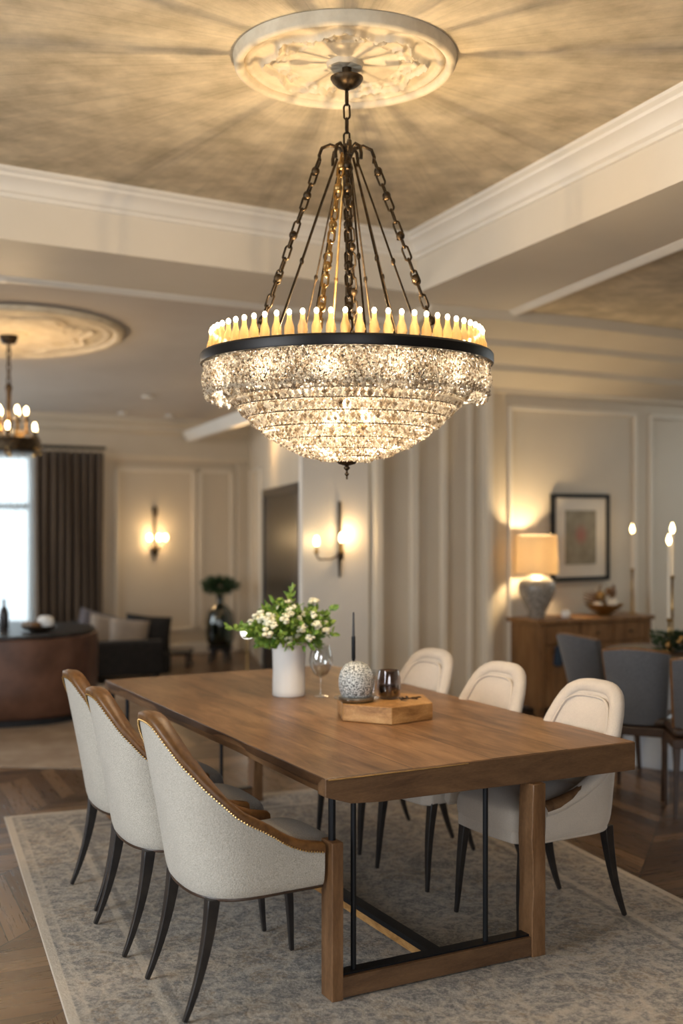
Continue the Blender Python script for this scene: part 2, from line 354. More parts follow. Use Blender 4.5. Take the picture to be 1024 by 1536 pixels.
# ------------------------------------------------------------------ room shell
CZ, SZ = 3.545, 3.18
C0 = Vector((.517, 7.78)); dL = (Vector((-1.88, 6.25))-C0).normalized(); dR = (Vector((1.557, 5.17))-C0).normalized()
XL, XR, YB = -6.4, 5.6, -4.0
cl = C0+dL*((XL-C0.x)/dL.x); cr = C0+dR*((YB-C0.y)/dR.y)
oc = Vector((1.065, 9.25)); dL2 = (Vector((-2.18, 7.244))-oc).normalized(); dR2 = (Vector((1.911, 6.345))-oc).normalized()
ol = oc+dL2*((XL-oc.x)/dL2.x); orr = oc+dR2*((YB-oc.y)/dR2.y)
struct(MB().prism([(XL,YB),(XR+4,YB),(XR+4,18),(XL-4,18)], -.12, 0).obj('floor', M['floor']))
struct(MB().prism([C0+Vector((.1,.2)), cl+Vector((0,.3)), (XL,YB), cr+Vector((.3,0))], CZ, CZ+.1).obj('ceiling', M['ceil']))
struct(MB().prism([C0, cl, ol, oc], SZ, CZ+.1).obj('trim_1', M['paint']))
struct(MB().prism([C0, oc, orr, cr], SZ, CZ+.1).obj('trim_2', M['paint']))
def sweep(path, prof, mb=None):                    # profile (inward offset, z) along the open polyline, inward to the right of travel
    mb = mb or MB(); path = [Vector(p) for p in path]; vs = []; n = len(path); m = len(prof)
    for i, p in enumerate(path):
        ns = []
        if i > 0: d = (path[i]-path[i-1]).normalized(); ns.append(Vector((d.y, -d.x)))
        if i < n-1: d = (path[i+1]-path[i]).normalized(); ns.append(Vector((d.y, -d.x)))
        nn = sum(ns, Vector((0,0))).normalized(); k = 1/max(.3, nn.dot(ns[0]))
        for o_, z in prof: q = p+nn*o_*k; vs.append((q.x, q.y, z))
    fs = [(i*m+j, (i+1)*m+j, (i+1)*m+(j+1)%m, i*m+(j+1)%m) for i in range(n-1) for j in range(m)]
    fs += [tuple(range(m)), tuple(reversed(range((n-1)*m, n*m)))]
    return mb.add(vs, fs)
crown = [(-.02,CZ+.01),(.15,CZ+.01),(.15,CZ-.018),(.125,CZ-.03),(.12,CZ-.045),(.085,CZ-.06),(.055,CZ-.085),(.045,CZ-.105),(.02,CZ-.115),(.02,CZ-.135),(-.02,CZ-.14)]
struct(sweep([cl, C0, cr], crown).obj('trim_3', M['white'], smooth=30))
lowtrim = [(-.02,SZ+.04),(.018,SZ+.04),(.018,SZ-.012),(-.02,SZ-.012)]
struct(sweep([orr, oc, ol], [(o_, z) for o_, z in [(-.05,SZ+.03),(.02,SZ+.03),(.02,SZ-.03),(-.0,SZ-.03),(-.05,SZ-.004)]]).obj('trim_4', M['white']))

# lounge walls
def on(px, a, d):
    k = (px-512)/F; a = Vector(a[:2]); t = (k*a.y-a.x)/(d.x-k*d.y); return a+d*t
LA = Vector((-2.8, 13.0)); LD = Vector((.839, .545)).normalized()
LZ = 2.76
lw0 = on(52, LA, LD); lw1 = on(373, LA, LD); lwf = LA+LD*(-(LA.x+9.0)/LD.x*-1) if False else LA-LD*6.0
wn0 = on(-150, LA, LD)
struct(MB().wall(lw0, lw1, 0, 3.3, .15).obj('wall_lounge', M['wall']))
wm = MB().wall(lwf, wn0, 0, 3.3, .15).wall(wn0, lw0, 0, .35, .15).wall(wn0, lw0, 2.42, 3.3, .15); struct(wm.obj('wall_window', M['wall']))
# lounge right wall with dark door, coming forward to the pier
dw0 = on(373, LA, LD); dw1 = Vector(((452-512)/F*9.2, 9.2))
dd_ = (dw1-dw0).normalized()
dA = on(396, dw0, dd_); dB = on(451, dw0, dd_)
struct(MB().wall(dw0, dA, 0, 3.3, .15).wall(dA, dB, 1.93, 3.3, .15).obj('wall_passage', M['wall']))
fr = MB()
nrm = Vector((dd_.y, -dd_.x))
for a, b, z0, z1 in ((dA, dA+dd_*.09, 0, 1.93), (dB-dd_*.09, dB, 0, 1.93), (dA, dB, 1.85, 1.93)): fr.wall(a-nrm*-.02, b-nrm*-.02, z0, z1, .06)
dr = struct(fr.obj('door_1', M['ebony']))
MB().wall(dA+dd_*.09, dA+dd_*.45, .0, 1.85, .05).wall(dB-dd_*.5, dB-dd_*.09, .0, 1.85, .05).obj('door_leaf', M['ebony'], dr)
MB().wall(dA+dd_*.45, dB-dd_*.5, .02, 1.85, .012).obj('door_pane', mat('dark_glazing', (.02,.016,.013), .3, Specular_IOR_Level=.15), dr)
# frieze + lounge cornice
off = Vector((LD.y, -LD.x))
fz0, fz1 = lwf+off*.0, lw1
friz = [(-.1,LZ+.15),(.30,LZ+.15),(.30,LZ-.03),(.22,LZ-.06),(.20,LZ-.12),(.12,LZ-.16),(.12,LZ-.40),(.09,LZ-.46),(-.1,LZ-.46)]
struct(sweep([fz0, fz1], friz).obj('trim_5', M['wall'], smooth=25))
def lz(x, y):                                     # height of the lounge ceiling above a floor point
    n = Vector((-LD.y, LD.x)); d0 = (Vector((-2.18,7.244))).dot(n); d1 = LA.dot(n); return SZ+(LZ-SZ)*(Vector((x,y)).dot(n)-d0)/(d1-d0)
# lounge ceiling: falls gently from the beam to the far wall
lc = MB(); A_, B_ = ol, oc; C_ = lw1+LD*1.2; D_ = Vector((XL-.5, (LA+LD*((XL-.5-LA.x)/LD.x)).y))
vs = [(x_, y_, lz(x_, y_)) for x_, y_ in ((A_.x-.5, A_.y-.3), (B_.x+.05, B_.y+.05), (C_.x+.6, C_.y), (D_.x, D_.y))]
lc.add(vs+[(x, y, z+.08) for x, y, z in vs], [(0,1,2,3),(7,6,5,4),(0,4,5,1),(1,5,6,2),(2,6,7,3),(3,7,4,0)])
lco = struct(lc.obj('ceiling_lounge', M['lceil']))
# crown fragment running to the far wall
a = P(284, 654, 13.2); b = P(470, 590, 8.95)
dv = (b-a).normalized(); rzz = math.atan2(dv.y, dv.x)
cf = MB(); Lc = (b-a).length
for k, (ww, hh, zz) in enumerate(((.15,.04,.03),(.11,.04,-.01),(.06,.04,-.045))):
    cf.box((a+b)/2+Vector((0,0,zz)), (Lc, ww, hh), rzz, ry=-math.asin(dv.z))
struct(cf.obj('trim_6', M['white']))

def panel(a, b, z0, z1, n, w_=.035, t=.018, mb=None):   # rectangular moulding on a wall, n = unit normal to the room
    mb = mb or MB(); a = Vector(a); b = Vector(b); d = (b-a).normalized(); rz = math.atan2(d.y, d.x)
    for s, e, y0, y1 in ((a, a+d*w_, z0, z1), (b-d*w_, b, z0, z1), (a, b, z0, z0+w_), (a, b, z1-w_, z1)):
        c = (s+e)/2+n*t/2; mb.box((c.x, c.y, (y0+y1)/2), ((e-s).length, t, y1-y0), rz)
        c = (s+e)/2+n*(t+.004); 
    return mb
nL = off
k = 7
def trimobj(mb, m=None, bevel=.006):
    global k
    o = struct(mb.obj('trim_%d' % k, m or M['white'], bevel=bevel)); k += 1; return o
for p0, p1 in ((172, 292), (297, 349)):
    trimobj(panel(on(p0, LA, LD), on(p1, LA, LD), .28, 2.22, nL, .045, .03), M['paint'])
trimobj(MB().wall(on(353, LA, LD), on(372, LA, LD), .0, 2.3, -.06), M['wall'])
trimobj(panel(on(376, dw0, dd_), on(392, dw0, dd_), .28, 2.2, nrm, .03, .02), M['paint'])
struct(MB().wall(lw0, lw1, 0, .13, -.03).obj('baseboard_lounge', M['white'], bevel=.005))

# window and its curtains
wf = MB(); wlen = (lw0-wn0).length
for s in (0, .5, 1):
    c = wn0+LD*(.03+s*(wlen-.06)); wf.box((c.x, c.y, 1.385), (.07,.09,2.07), math.atan2(LD.y, LD.x))
for z in (.38, 1.76, 2.39):
    c = (wn0+lw0)/2; wf.box((c.x, c.y, z), (wlen,.08,.07), math.atan2(LD.y, LD.x))
wo = struct(wf.obj('window_1', M['white']))
MB().wall(wn0, lw0, .36, 2.4, .008).obj('window_pane', M['glass'], wo)
def pleats(a, b, z0, z1, amp, n, ph=0, mb=None):
    mb = mb or MB(); a = Vector(a); b = Vector(b); d = b-a; nn = Vector((d.y, -d.x)).normalized()
    def fn(u, v):
        s = math.sin(u*n*2*PI+ph+.5*math.sin(u*17)); g = .75+.25*v
        q = a+d*u+nn*amp*(s*abs(s)**-.3 if abs(s) > 1e-4 else 0)*(1.1-.25*v)+nn*.012*math.sin(v*6+u*9)
        return (q.x, q.y, z0+(z1-z0)*v)
    return mb.grid(int(n*14), 8, fn)
cA = on(51, LA+nL*.42, LD); cB = on(156, LA+nL*.42, LD)
cur = pleats(cA, cB, .02, 2.36, .075, 9).obj('curtain', M['curtain'], smooth=80)
md = cur.modifiers.new('s', 'SOLIDIFY'); md.thickness = .006
tag(cur, 'long brown pleated curtain hanging beside the bright window', 'curtain')
sh = pleats(on(-130, LA+nL*.30, LD), on(51, LA+nL*.30, LD), .02, 2.40, .03, 16, 1).obj('sheer_curtain', M['sheer'], smooth=80)
tag(sh, 'sheer white curtain drawn over the bright window', 'curtain')
rod = MB().tube([(*on(-160, LA+nL*.36, LD), 2.41), (*on(158, LA+nL*.36, LD), 2.41)], .018, 8).obj('curtain_rod', M['iron']); tag(rod, 'dark curtain rod above the brown curtain and the sheer', 'curtain rod')

# pier + dining back wall
pA = P(452, 0, 8.75); pB = P(554, 0, 9.0); pier_n = Vector(((pB-pA).y, -(pB-pA).x)).normalized()
struct(MB().wall(pA.xy, pB.xy, 0, SZ+.02, .06).obj('wall_pier', M['white'], bevel=.01))
BA = Vector((.285, 9.12)); Bm = Vector((1.293, 9.62)); BD = Vector((.857, .515)).normalized()
W1 = (Bm-BA).normalized(); n1 = Vector((W1.y, -W1.x)); n2 = Vector((BD.y, -BD.x))
Be = Bm+BD*5.0; RZ = 2.72
struct(MB().wall(BA, Bm, 0, 3.4, .2).obj('wall_niche', M['wall']))
struct(MB().wall(Bm, Be, 0, 3.4, .2).obj('wall_dining', M['wall']))
def vstrip(px0, px1, a, d, n, t, z0=.0, z1=2.95, m=None):
    s = on(px0, a, d); e = on(px1, a, d); trimobj(MB().wall(s, e, z0, z1, -t), m)
vstrip(556, 566, BA, W1, n1, .10, m=M['paint'])
vstrip(613, 624, BA, W1, n1, .05, m=M['paint']); vstrip(624, 636, BA, W1, n1, .015, m=M['wall'])
vstrip(659, 667, BA, W1, n1, .045, m=M['paint'])
vstrip(700, 707, BA, W1, n1, .03, m=M['paint']); vstrip(721, 731, BA, W1, n1, .09, m=M['paint']); vstrip(731, 746, BA, W1, n1, .03, m=M['wall'])
trimobj(panel(on(761, Bm, BD), on(953, Bm, BD), .3, 2.60, n2, .035, .03), M['paint'])
trimobj(panel(on(972, Bm, BD), on(1120, Bm, BD), .3, 2.60, n2, .035, .03), M['paint'])
struct(MB().wall(Bm, Be, 0, .14, -.03).obj('baseboard_dining', M['white'], bevel=.005))
# right room ceiling with cove bands
Q0 = oc+Vector((.0,.0)); Q1 = orr
rc = MB(); e0 = (.9, 9.3); 
vs = [(oc.x-.9, oc.y+.15, SZ+.01), (orr.x-.02, orr.y, SZ+.01), (XR+4, YB, SZ+.01), (XR+4, 10.2, SZ+.01), (3.35, 9.55, SZ+.01)]
rc.add(vs+[(x, y, z+.05) for x, y, z in vs], [(4,3,2,1,0), (5,6,7,8,9)]+[(i, (i+1)%5, 5+(i+1)%5, 5+i) for i in range(5)])
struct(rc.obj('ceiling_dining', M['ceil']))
path = [BA-W1*.1, Bm, Be]
cove = [(-.05,RZ-.02),(.05,RZ-.02),(.06,RZ+.02),(.30,RZ+.12),(.33,RZ+.12),(.34,RZ+.17),(.36,RZ+.18),(.62,RZ+.26),(.66,RZ+.26),(.68,RZ+.31),(.95,RZ+.39),(1.0,RZ+.39),(1.02,RZ+.45),(1.02,RZ+.50),(-.05,RZ+.50)]
struct(sweep(path, cove).obj('trim_20', M['wall'], smooth=20))
# envelope out of the frame
struct(MB().wall((XL,YB),(XL,13.5),0,3.7,.15).obj('wall_left', M['wall']))
struct(MB().wall((XR+4,YB),(XL,YB),0,3.7,.15).obj('wall_rear', M['wall']))
struct(MB().wall((XR+3,YB),(XR+3,14),0,3.7,-.15).obj('wall_right', M['wall']))

# ceiling medallions
def medallion(name, c, rad, hs=1.0):
    def h(r, t):
        z = 0
        if r > .90: z = .030*min(1, max(0, 1-r)/.012)+.022*max(0, math.sin(PI*max(0, min(1, (1-r)/.10))))**.6
        elif r > .82: z = .018+.016*max(0, math.sin(PI*(r-.82)/.08))**.7
        else:
            sc_ = .69+.05*math.cos(8*t)
            z = .018
            z += .028*math.exp(-((r-sc_)/.022)**2)*(0.8+.25*abs(math.sin(t*24)))
            z += .012*math.exp(-((r-sc_+.09)/.018)**2)
            for q in range(8):
                dt = (t-(q+.5)*PI/4+PI) % (2*PI)-PI
                for s in (-1, 1):
                    cx = .58*math.cos(s*.16); d = math.hypot((r-.56)*3.2, (dt-s*.17)*2.2)
                    z += .013*math.exp(-((d-.16)/.045)**2)
            if r < .5: z += .010*abs(math.cos(4*t))*(r/.5)*(1-.2*r)
            if r < .16: z += .02
        return z
    nr, nt = 90, 288; vs = []; fs = []
    for i in range(nr+1):
        r = max(.001, i/nr)
        for j in range(nt):
            t = 2*PI*j/nt; vs.append((r*rad*math.cos(t), r*rad*math.sin(t), -h(r, t)*rad/.46*hs))
    fs = [(i*nt+j, i*nt+(j+1)%nt, (i+1)*nt+(j+1)%nt, (i+1)*nt+j) for i in range(nr) for j in range(nt)]
    o = struct(MB().add(vs, fs).obj(name, M['relief'], smooth=60, loc=c)); return o
medallion('trim_21', (CH.x-.008, CH.y, CZ), .462)
lc_ = P(12, 500, 8.7); zc = lz(lc_.x, lc_.y)
m2 = medallion('trim_22', (lc_.x, lc_.y, zc-.005), .88, .35)
nn_ = Vector((-LD.y, LD.x)); m2.rotation_euler = Matrix.Rotation(math.atan((LZ-SZ)/6.0), 3, Vector((LD.x, LD.y, 0))).to_euler()

# ------------------------------------------------------------------ rug
u = Vector((.355, -.935)).normalized(); wdir = Vector((.935, .355)).normalized()
rc0 = Vector((-1.84, 6.18)); rcen = rc0+wdir*RW/2+u*RL/2
def rugmesh(W_, L_, th):
    mb = MB(); mb.box((0,0,th/2), (W_, L_, th)); return mb
rug = rugmesh(RW, RL, .010).obj('rug', M['rug'], bevel=.004); rug.location = (rcen.x, rcen.y, .001); rug.rotation_euler.z = math.atan2(wdir.y, wdir.x)
tag(rug, 'large faded grey patterned rug under the dining table', 'rug')
FR = .011
r2 = rugmesh(3.2, 4.0, .010).obj('rug', M['rug2'], bevel=.004); q = PZ(112, 1150, 0); r2.location = (q.x+.25-1.45, q.y+2.05, .001); r2.rotation_euler.z = -.10
tag(r2, 'beige rug in the lounge in front of the black sofa', 'rug')

# ------------------------------------------------------------------ dining table
TC = Vector((-.056, 3.83)); cr_ = Vector((.884, .467)).normalized(); lg = Vector((-cr_.y, cr_.x)); TR = math.atan2(lg.y, lg.x)
TW, TL, TZ = 1.37, 2.62, .76
# local frame: x along the length (away), y = -cross (so y runs from 0 to -TW)
tb = thing('dining_table', 'long walnut dining table with black metal rods on the grey rug', 'table', (TC.x, TC.y, FR), TR)
Z0 = FR
def tz(z): return z-Z0
mb = MB()
# slab, sides slightly wavy like a live edge
nseg = 40; rows = []
def edge(x, s): return .003*math.sin(x*5.3+s)+.0015*math.sin(x*13+s*2)
vs = []; 
for i in range(nseg+1):
    x = TL*i/nseg
    e1 = edge(x, 0) if 0 < i < nseg else 0; e2 = edge(x, 3) if 0 < i < nseg else 0
    vs += [(x, e1*.3, tz(TZ)), (x, -.002+e1, tz(TZ-.03)), (x, -.018+e1, tz(TZ-.062)), (x, -TW+.018-e2, tz(TZ-.062)), (x, -TW+.002-e2, tz(TZ-.03)), (x, -TW-e2*.3, tz(TZ))]
fs = []
for i in range(nseg):
    for j in range(6): a_, b_ = i*6+j, i*6+(j+1)%6; fs.append((a_, a_+6, b_+6, b_))
fs += [tuple(range(6)), tuple(reversed(range(nseg*6, nseg*6+6)))]
mb.add(vs, fs); mb.obj('tabletop', M['top'], tb, bevel=.003)
for xx in (0.0, TL-.06):
    ap = MB(); prof = [(-.0,-.063),(-.10,-.095),(-.22,-.103),(-.60,-.105),(-1.0,-.11),(-TW,-.112),(-TW,-.002 if xx else -.002),(0,-.002)]
    x0, x1 = (xx-.004, xx+.055) if xx == 0 else (xx+.005, xx+.064)
    n = len(prof); vs = [(x0, y, tz(TZ+z)) for y, z in prof]+[(x1, y, tz(TZ+z)) for y, z in prof]
    ap.add(vs, [tuple(range(n)), tuple(reversed(range(n, 2*n)))]+[(i, n+i, n+(i+1)%n, (i+1)%n) for i in range(n)]); ap.obj('end_board', M['apron'], tb, bevel=.003)
st = MB()
for i in range(150): y = -.012-(TW-.024)*i/149*.42; st.ball((-.006, y, tz(TZ-.006)), .0022, 6, 4)
st.obj('beaded_edge', M['gold'], tb)
rel = Vector((-.0245, 3.797))-TC
px_, py_ = rel.dot(lg), rel.dot(cr_)                # near corner of the left post in table coordinates
px_ = max(px_, -.03)
for end in (0, 1):
    def X(a): return a if end == 0 else TL-a
    sg = 1 if end == 0 else -1
    x0 = px_; y0 = -py_
    # posts
    mb = MB(); mb.box((X(x0+.0415), y0-.0215, .535/2), (.083,.043,.535)); mb.obj('post', M['frame'], tb, bevel=.003)
    mb = MB(); y1 = y0-.823-.043; nz = 16; vs = []
    for i in range(nz+1):
        z = i/nz*tz(TZ-.108); e = .0022*math.sin(i*.7)+.001*math.sin(i*1.9); vs += [(X(x0)+e*.5*sg, y1-.03, z), (X(x0)+e*.5*sg, y1+.03+e, z), (X(x0+.085), y1+.03+e, z), (X(x0+.085), y1-.03, z)]
    fs = [(i*4+j, i*4+(j+1)%4, i*4+4+(j+1)%4, i*4+4+j) for i in range(nz) for j in range(4)]+[(3,2,1,0), tuple(range(nz*4, nz*4+4))]
    if end == 0: fs = [tuple(reversed(f)) for f in fs]
    mb.add(vs, fs); mb.obj('post', M['frame'], tb, smooth=40, bevel=.003)
    ym = (y0-.043+y1+.03)/2; mb = MB(); mb.box((X(x0+.04), ym, .040), (.07, abs(y0-.043-y1-.03), .070)); rl = mb.obj('rail', M['apron'], tb, bevel=.003)
    MB().box((X(x0+.045), ym, .0775), (.05, abs(y0-.043-y1-.03), .008)).obj('metal_inlay', M['iron'], rl)
    for yy, zb, r_ in ((y0-.022, .53, .013), (y0-.105, .078, .010), (y0-.655, .078, .010)):
        MB().tube([(X(x0+.045), yy, zb), (X(x0+.045), yy, tz(TZ-.062 if end else TZ-.06))], r_, 12).obj('metal_rod', M['iron'], tb, smooth=60)
yb = -py_-.46
mb = MB(); mb.box((TL/2, yb, .062), (TL-2*px_-.14, .05, .02)); s_ = mb.obj('stretcher', M['iron'], tb)
MB().box((TL/2, yb, .035), (TL-2*px_-.14, .035, .034)).obj('stretcher_base', M['tray'], s_)

# ------------------------------------------------------------------ armchairs
def ucurve(n=28):
    pts = []                                        # (x, y) from the +y arm front round the back to the -y arm front
    for i in range(7): pts.append((.176-.226*i/7, .250+.008*i/7))
    for i in range(n+1):
        a = PI/2-PI*i/n; c, s = math.cos(a), math.sin(a)
        pts.append((-.05-.215*abs(c)**.72, .258*(abs(s)**.80)*(1 if s >= 0 else -1)))
    for i in range(6, -1, -1): pts.append((.176-.226*i/7, -.250-.008*i/7))
    return pts
UC = ucurve()
KS_L = [(.18,.520),(.10,.535),(.035,.565),(-.11,.665),(-.18,.765),(-.225,.86),(-.25,.925),(-.262,.965),(-.27,.980)]
KS_R = [(.18,.50),(.10,.512),(.0,.545),(-.10,.60),(-.16,.64),(-.185,.685),(-.205,.77),(-.222,.835),(-.24,.880),(-.258,.905),(-.27,.914)]
KS = KS_L
def ztop(x, y):
    ks = KS
    for (x0, z0), (x1, z1) in zip(ks, ks[1:]):
        if x <= x0 and x >= x1: f = (x0-x)/(x0-x1); return z0+(z1-z0)*f
    return ks[0][1] if x > .18 else ks[-1][1]
def shell_pt(i, z, off=0.0):
    x, y = UC[i]; a = UC[max(0, i-1)]; b = UC[min(len(UC)-1, i+1)]
    t = Vector((b[0]-a[0], b[1]-a[1])).normalized(); n = Vector((t.y, -t.x))       # outward
    if n.dot(Vector((x+.02, y))) < 0: n = -n
    back = max(0, min(1, (-x-.02)/.2)); f = (z-.38)/.6
    lean = -.115*back*max(0, f)**1.15; inset = -.022*math.exp(-max(0, z-.38)/.02)
    k = 1-.10*back*max(0, f)                          # narrows a little towards the top
    q = Vector((x+lean, y*k))+n*(off+inset); return Vector((q.x, q.y, z))
def make_chair(variant):
    t = thing('armchair', 'x', 'chair')
    fab = M['fabric'] if variant == 'left' else M['fabric2']; nC = len(UC); TH = .042
    lining = M['seat'] if variant == 'left' else M['fabric2']
    rows = 16; vs = []
    for j in range(rows+1):
        for i in range(nC):
            zt = ztop(*UC[i]); vs.append(shell_pt(i, .38+(zt-.38)*(j/rows)**1.15))
    for j in range(rows+1):
        for i in range(nC):
            zt = ztop(*UC[i]); vs.append(shell_pt(i, zt-(zt-.40)*j/rows, -TH))
    fs = [(j*nC+i, j*nC+i+1, (j+1)*nC+i+1, (j+1)*nC+i) for j in range(rows) for i in range(nC-1)]
    m0 = len(fs); o_ = (rows+1)*nC
    fin = [(o_+j*nC+i, o_+j*nC+i+1, o_+(j+1)*nC+i+1, o_+(j+1)*nC+i) for j in range(rows) for i in range(nC-1)]
    top = [(rows*nC+i, rows*nC+i+1, o_+i+1, o_+i) for i in range(nC-1)]; bot = [(i, o_+rows*nC+i, o_+rows*nC+i+1, i+1) for i in range(nC-1)]
    endc = []
    for i in (0, nC-1):
        for j in range(rows):
            a_, b_ = j*nC+i, (j+1)*nC+i; c_, d_ = o_+(rows-j)*nC+i, o_+(rows-j-1)*nC+i; endc.append((a_, c_, d_, b_) if i == 0 else (a_, b_, d_, c_))
    fs = [tuple(reversed(f)) for f in fs+fin+top]+bot+endc
    mb = MB().add(vs, fs)
    bm = bmesh.new(); me = bpy.data.meshes.new('back_shell'); me.from_pydata(mb.v, [], mb.f); bm.from_mesh(me); bmesh.ops.recalc_face_normals(bm, faces=bm.faces); bm.to_mesh(me); bm.free()
    me.polygons.foreach_set('use_smooth', [True]*len(me.polygons)); me.set_sharp_from_angle(angle=math.radians(50)); me.materials.append(fab)
    sh_ = bpy.data.objects.new('back_shell', me); COL.objects.link(sh_); sh_.parent = t
    # inner padded back
    def inner(u_, v_):
        fi = 3+u_*(nC-7); i = int(fi); fr_ = fi-i; i2 = min(i+1, nC-1)
        zt = ztop(*UC[i])*(1-fr_)+ztop(*UC[i2])*fr_; z = .43+(zt-.035-.43)*v_
        bulge = .014*math.sin(PI*min(1, max(0, v_)))**.5+.010*math.sin(PI*u_)
        p = shell_pt(i, z, -TH-bulge).lerp(shell_pt(i2, z, -TH-bulge), fr_); return p
    MB().grid(40, 12, inner).obj('inner_back', lining, t, smooth=80)
    # top rim
    rim = []; 
    for i in range(nC): zt = ztop(*UC[i]); rim.append(shell_pt(i, zt+.002, -TH/2))
    rimmat = M['leather'] if variant == 'left' else M['fabric2']
    rr = .0235 if variant == 'left' else .033
    def slope(i):
        i0, i1 = max(0, i-1), min(nC-1, i+1); p_, q_ = shell_pt(i0, ztop(*UC[i0])), shell_pt(i1, ztop(*UC[i1])); h_ = (q_-p_).xy.length
        return min(2.2, math.sqrt(1+((q_.z-p_.z)/max(h_, 1e-4))**2))
    if variant == 'left':
        rm = MB(); vs = []; W5 = 7
        for i in range(nC):
            zt = ztop(*UC[i]); k_ = slope(i)
            for o5, z5 in ((.0035,-.020*k_),(.0045,-.006),(.0,.007),(-TH/2,.012),(-TH-.012,.007),(-TH-.016,-.006),(-TH-.018,-.018*k_)): vs.append(shell_pt(i, zt+z5, o5))
        fs5 = [(i*W5+j, i*W5+j+1, (i+1)*W5+j+1, (i+1)*W5+j) for i in range(nC-1) for j in range(W5-1)]+[tuple(range(W5)), tuple(reversed(range((nC-1)*W5, nC*W5)))]
        rm = rm.add(vs, fs5).obj('top_rim', rimmat, t, smooth=70)
    else:
        rm = MB().tube(rim, rr, 12, flat=.8).obj('top_rim', rimmat, t, smooth=70)
    if variant == 'left':
        nb = MB()
        for i in range(nC-1):
            a_, b_ = shell_pt(i, ztop(*UC[i])-.0185*slope(i), .0055), shell_pt(i+1, ztop(*UC[i+1])-.0185*slope(i+1), .0055); m_ = max(1, round((b_-a_).length/.0105))
            for q in range(m_): nb.ball(a_.lerp(b_, q/m_), .0040, 6, 4)
        nb.obj('nailhead_trim', M['nail'], rm)
    else:
        for rng in (range(0, 11), range(nC-11, nC)):
            pts = [shell_pt(i, ztop(*UC[i])+.012, -TH/2+.004) for i in rng]
            MB().tube(pts, [.031*min(1, .35+.08*a_) if rng[0] else .031*min(1, .35+.08*(10-a_)) for a_ in range(len(pts))], 10, flat=.8).obj('wooden_arm', M['apron'], t, smooth=60)
        weltp = [shell_pt(i, ztop(*UC[i])-.035, -TH-.012) for i in range(4, nC-4)]
        MB().tube(weltp, .006, 6).obj('welt', M['fabric2'], t, smooth=60)
    pp = [shell_pt(i, .384, .001) for i in range(nC)]
    MB().tube(pp, .0055, 6).obj('lower_piping', M['dkwood'] if variant == 'left' else M['fabric2'], t, smooth=60)
    # seat: frame + cushion
    out = [(x_, y_*.86) for x_, y_ in [(UC[i][0]*.86 if UC[i][0] < 0 else UC[i][0], UC[i][1]*.9) for i in range(nC)]]
    front = [(.24,-.205),(.275,-.17),(.285,-.08),(.287,0),(.285,.08),(.275,.17),(.24,.205)]
    ring = out+front
    MB().prism(ring, .375, .425).obj('seat_frame', fab if variant != 'left' else M['fabric'], t, bevel=.008)
    def sp(u_, v_):
        nR = len(ring); fi = u_*nR; i = int(fi) % nR; f_ = fi-int(fi); a_ = Vector(ring[i]).lerp(Vector(ring[(i+1) % nR]), f_)
        a_ = a_*1.0
        if v_ < .35: s_ = 1.0+.02*math.sin(v_/.35*PI); z = .420+.070*(v_/.35)
        else: q = (v_-.35)/.65; s_ = math.cos(q*PI/2)*.999+.001; z = .490+.052*math.sin(q*PI/2)
        return (a_.x*s_+.0*(1-s_), a_.y*s_, z)
    MB().grid(64, 14, sp, cu=True).obj('seat_cushion', M['seat'] if variant == 'left' else M['fabric2'], t, smooth=80)
    # legs
    for s in (-1, 1):
        pts = []; rs = []
        for i in range(10):
            f = i/9; z = .385*(1-f)+.004*f; x = -.205-.040*f-.058*f**2.2; pts.append((x, s*(.185+.008*f), z)); rs.append(.030*(1-f)+.0115*f)
        MB().tube(pts, rs, 4).obj('leg', M['ebony'], t, smooth=20, bevel=.003)
        pts = []; rs = []
        for i in range(10):
            f = i/9; z = .385*(1-f)+.004*f; x = .225+.020*math.sin(PI*f*.9)+.032*f**3; pts.append((x, s*(.185+.012*f**2), z)); rs.append(.026*(1-f)+.011*f)
        MB().tube(pts, rs, 4).obj('leg', M['ebony'], t, smooth=20, bevel=.003)
    return t
angL = math.atan2(cr_.y, cr_.x)
OL = Vector((-.328, 3.968)); 
labL = ['nearest herringbone armchair on the left, its arm end beside the table post',
        'middle pale armchair on the left side, between two matching ones',
        'farthest pale armchair on the left side, beside the table\'s far corner']
p0 = make_chair('left')
for i, (s, push, dr_) in enumerate(((0, 0, 0), (.62, -.012, .0), (1.15, .03, .0))):
    t = p0 if i == 0 else copy_tree(p0)
    q = OL+lg*s+cr_*push; t.location = (q.x, q.y, FR); t.rotation_euler.z = angL+dr_; tag(t, labL[i], 'chair', 'armchairs along the left side of the table')
fR = Vector((-.85, -.527)).normalized(); angR = math.atan2(fR.y, fR.x); OR = Vector((.80, 4.645))
labR = ['nearest cream rounded-back armchair at the table\'s front right corner',
        'middle cream rounded armchair on the right side, its top above the table edge',
        'farthest cream rounded armchair on the right, behind the dark tumbler']
KS = KS_R
p1 = make_chair('right')
for i, s in enumerate((0, .66, 1.27)):
    t = p1 if i == 0 else copy_tree(p1)
    q = OR+lg*s+cr_*(.0 if i == 0 else .0); t.location = (q.x, q.y, FR); t.rotation_euler.z = angR; tag(t, labR[i], 'chair', 'armchairs along the right side of the table')

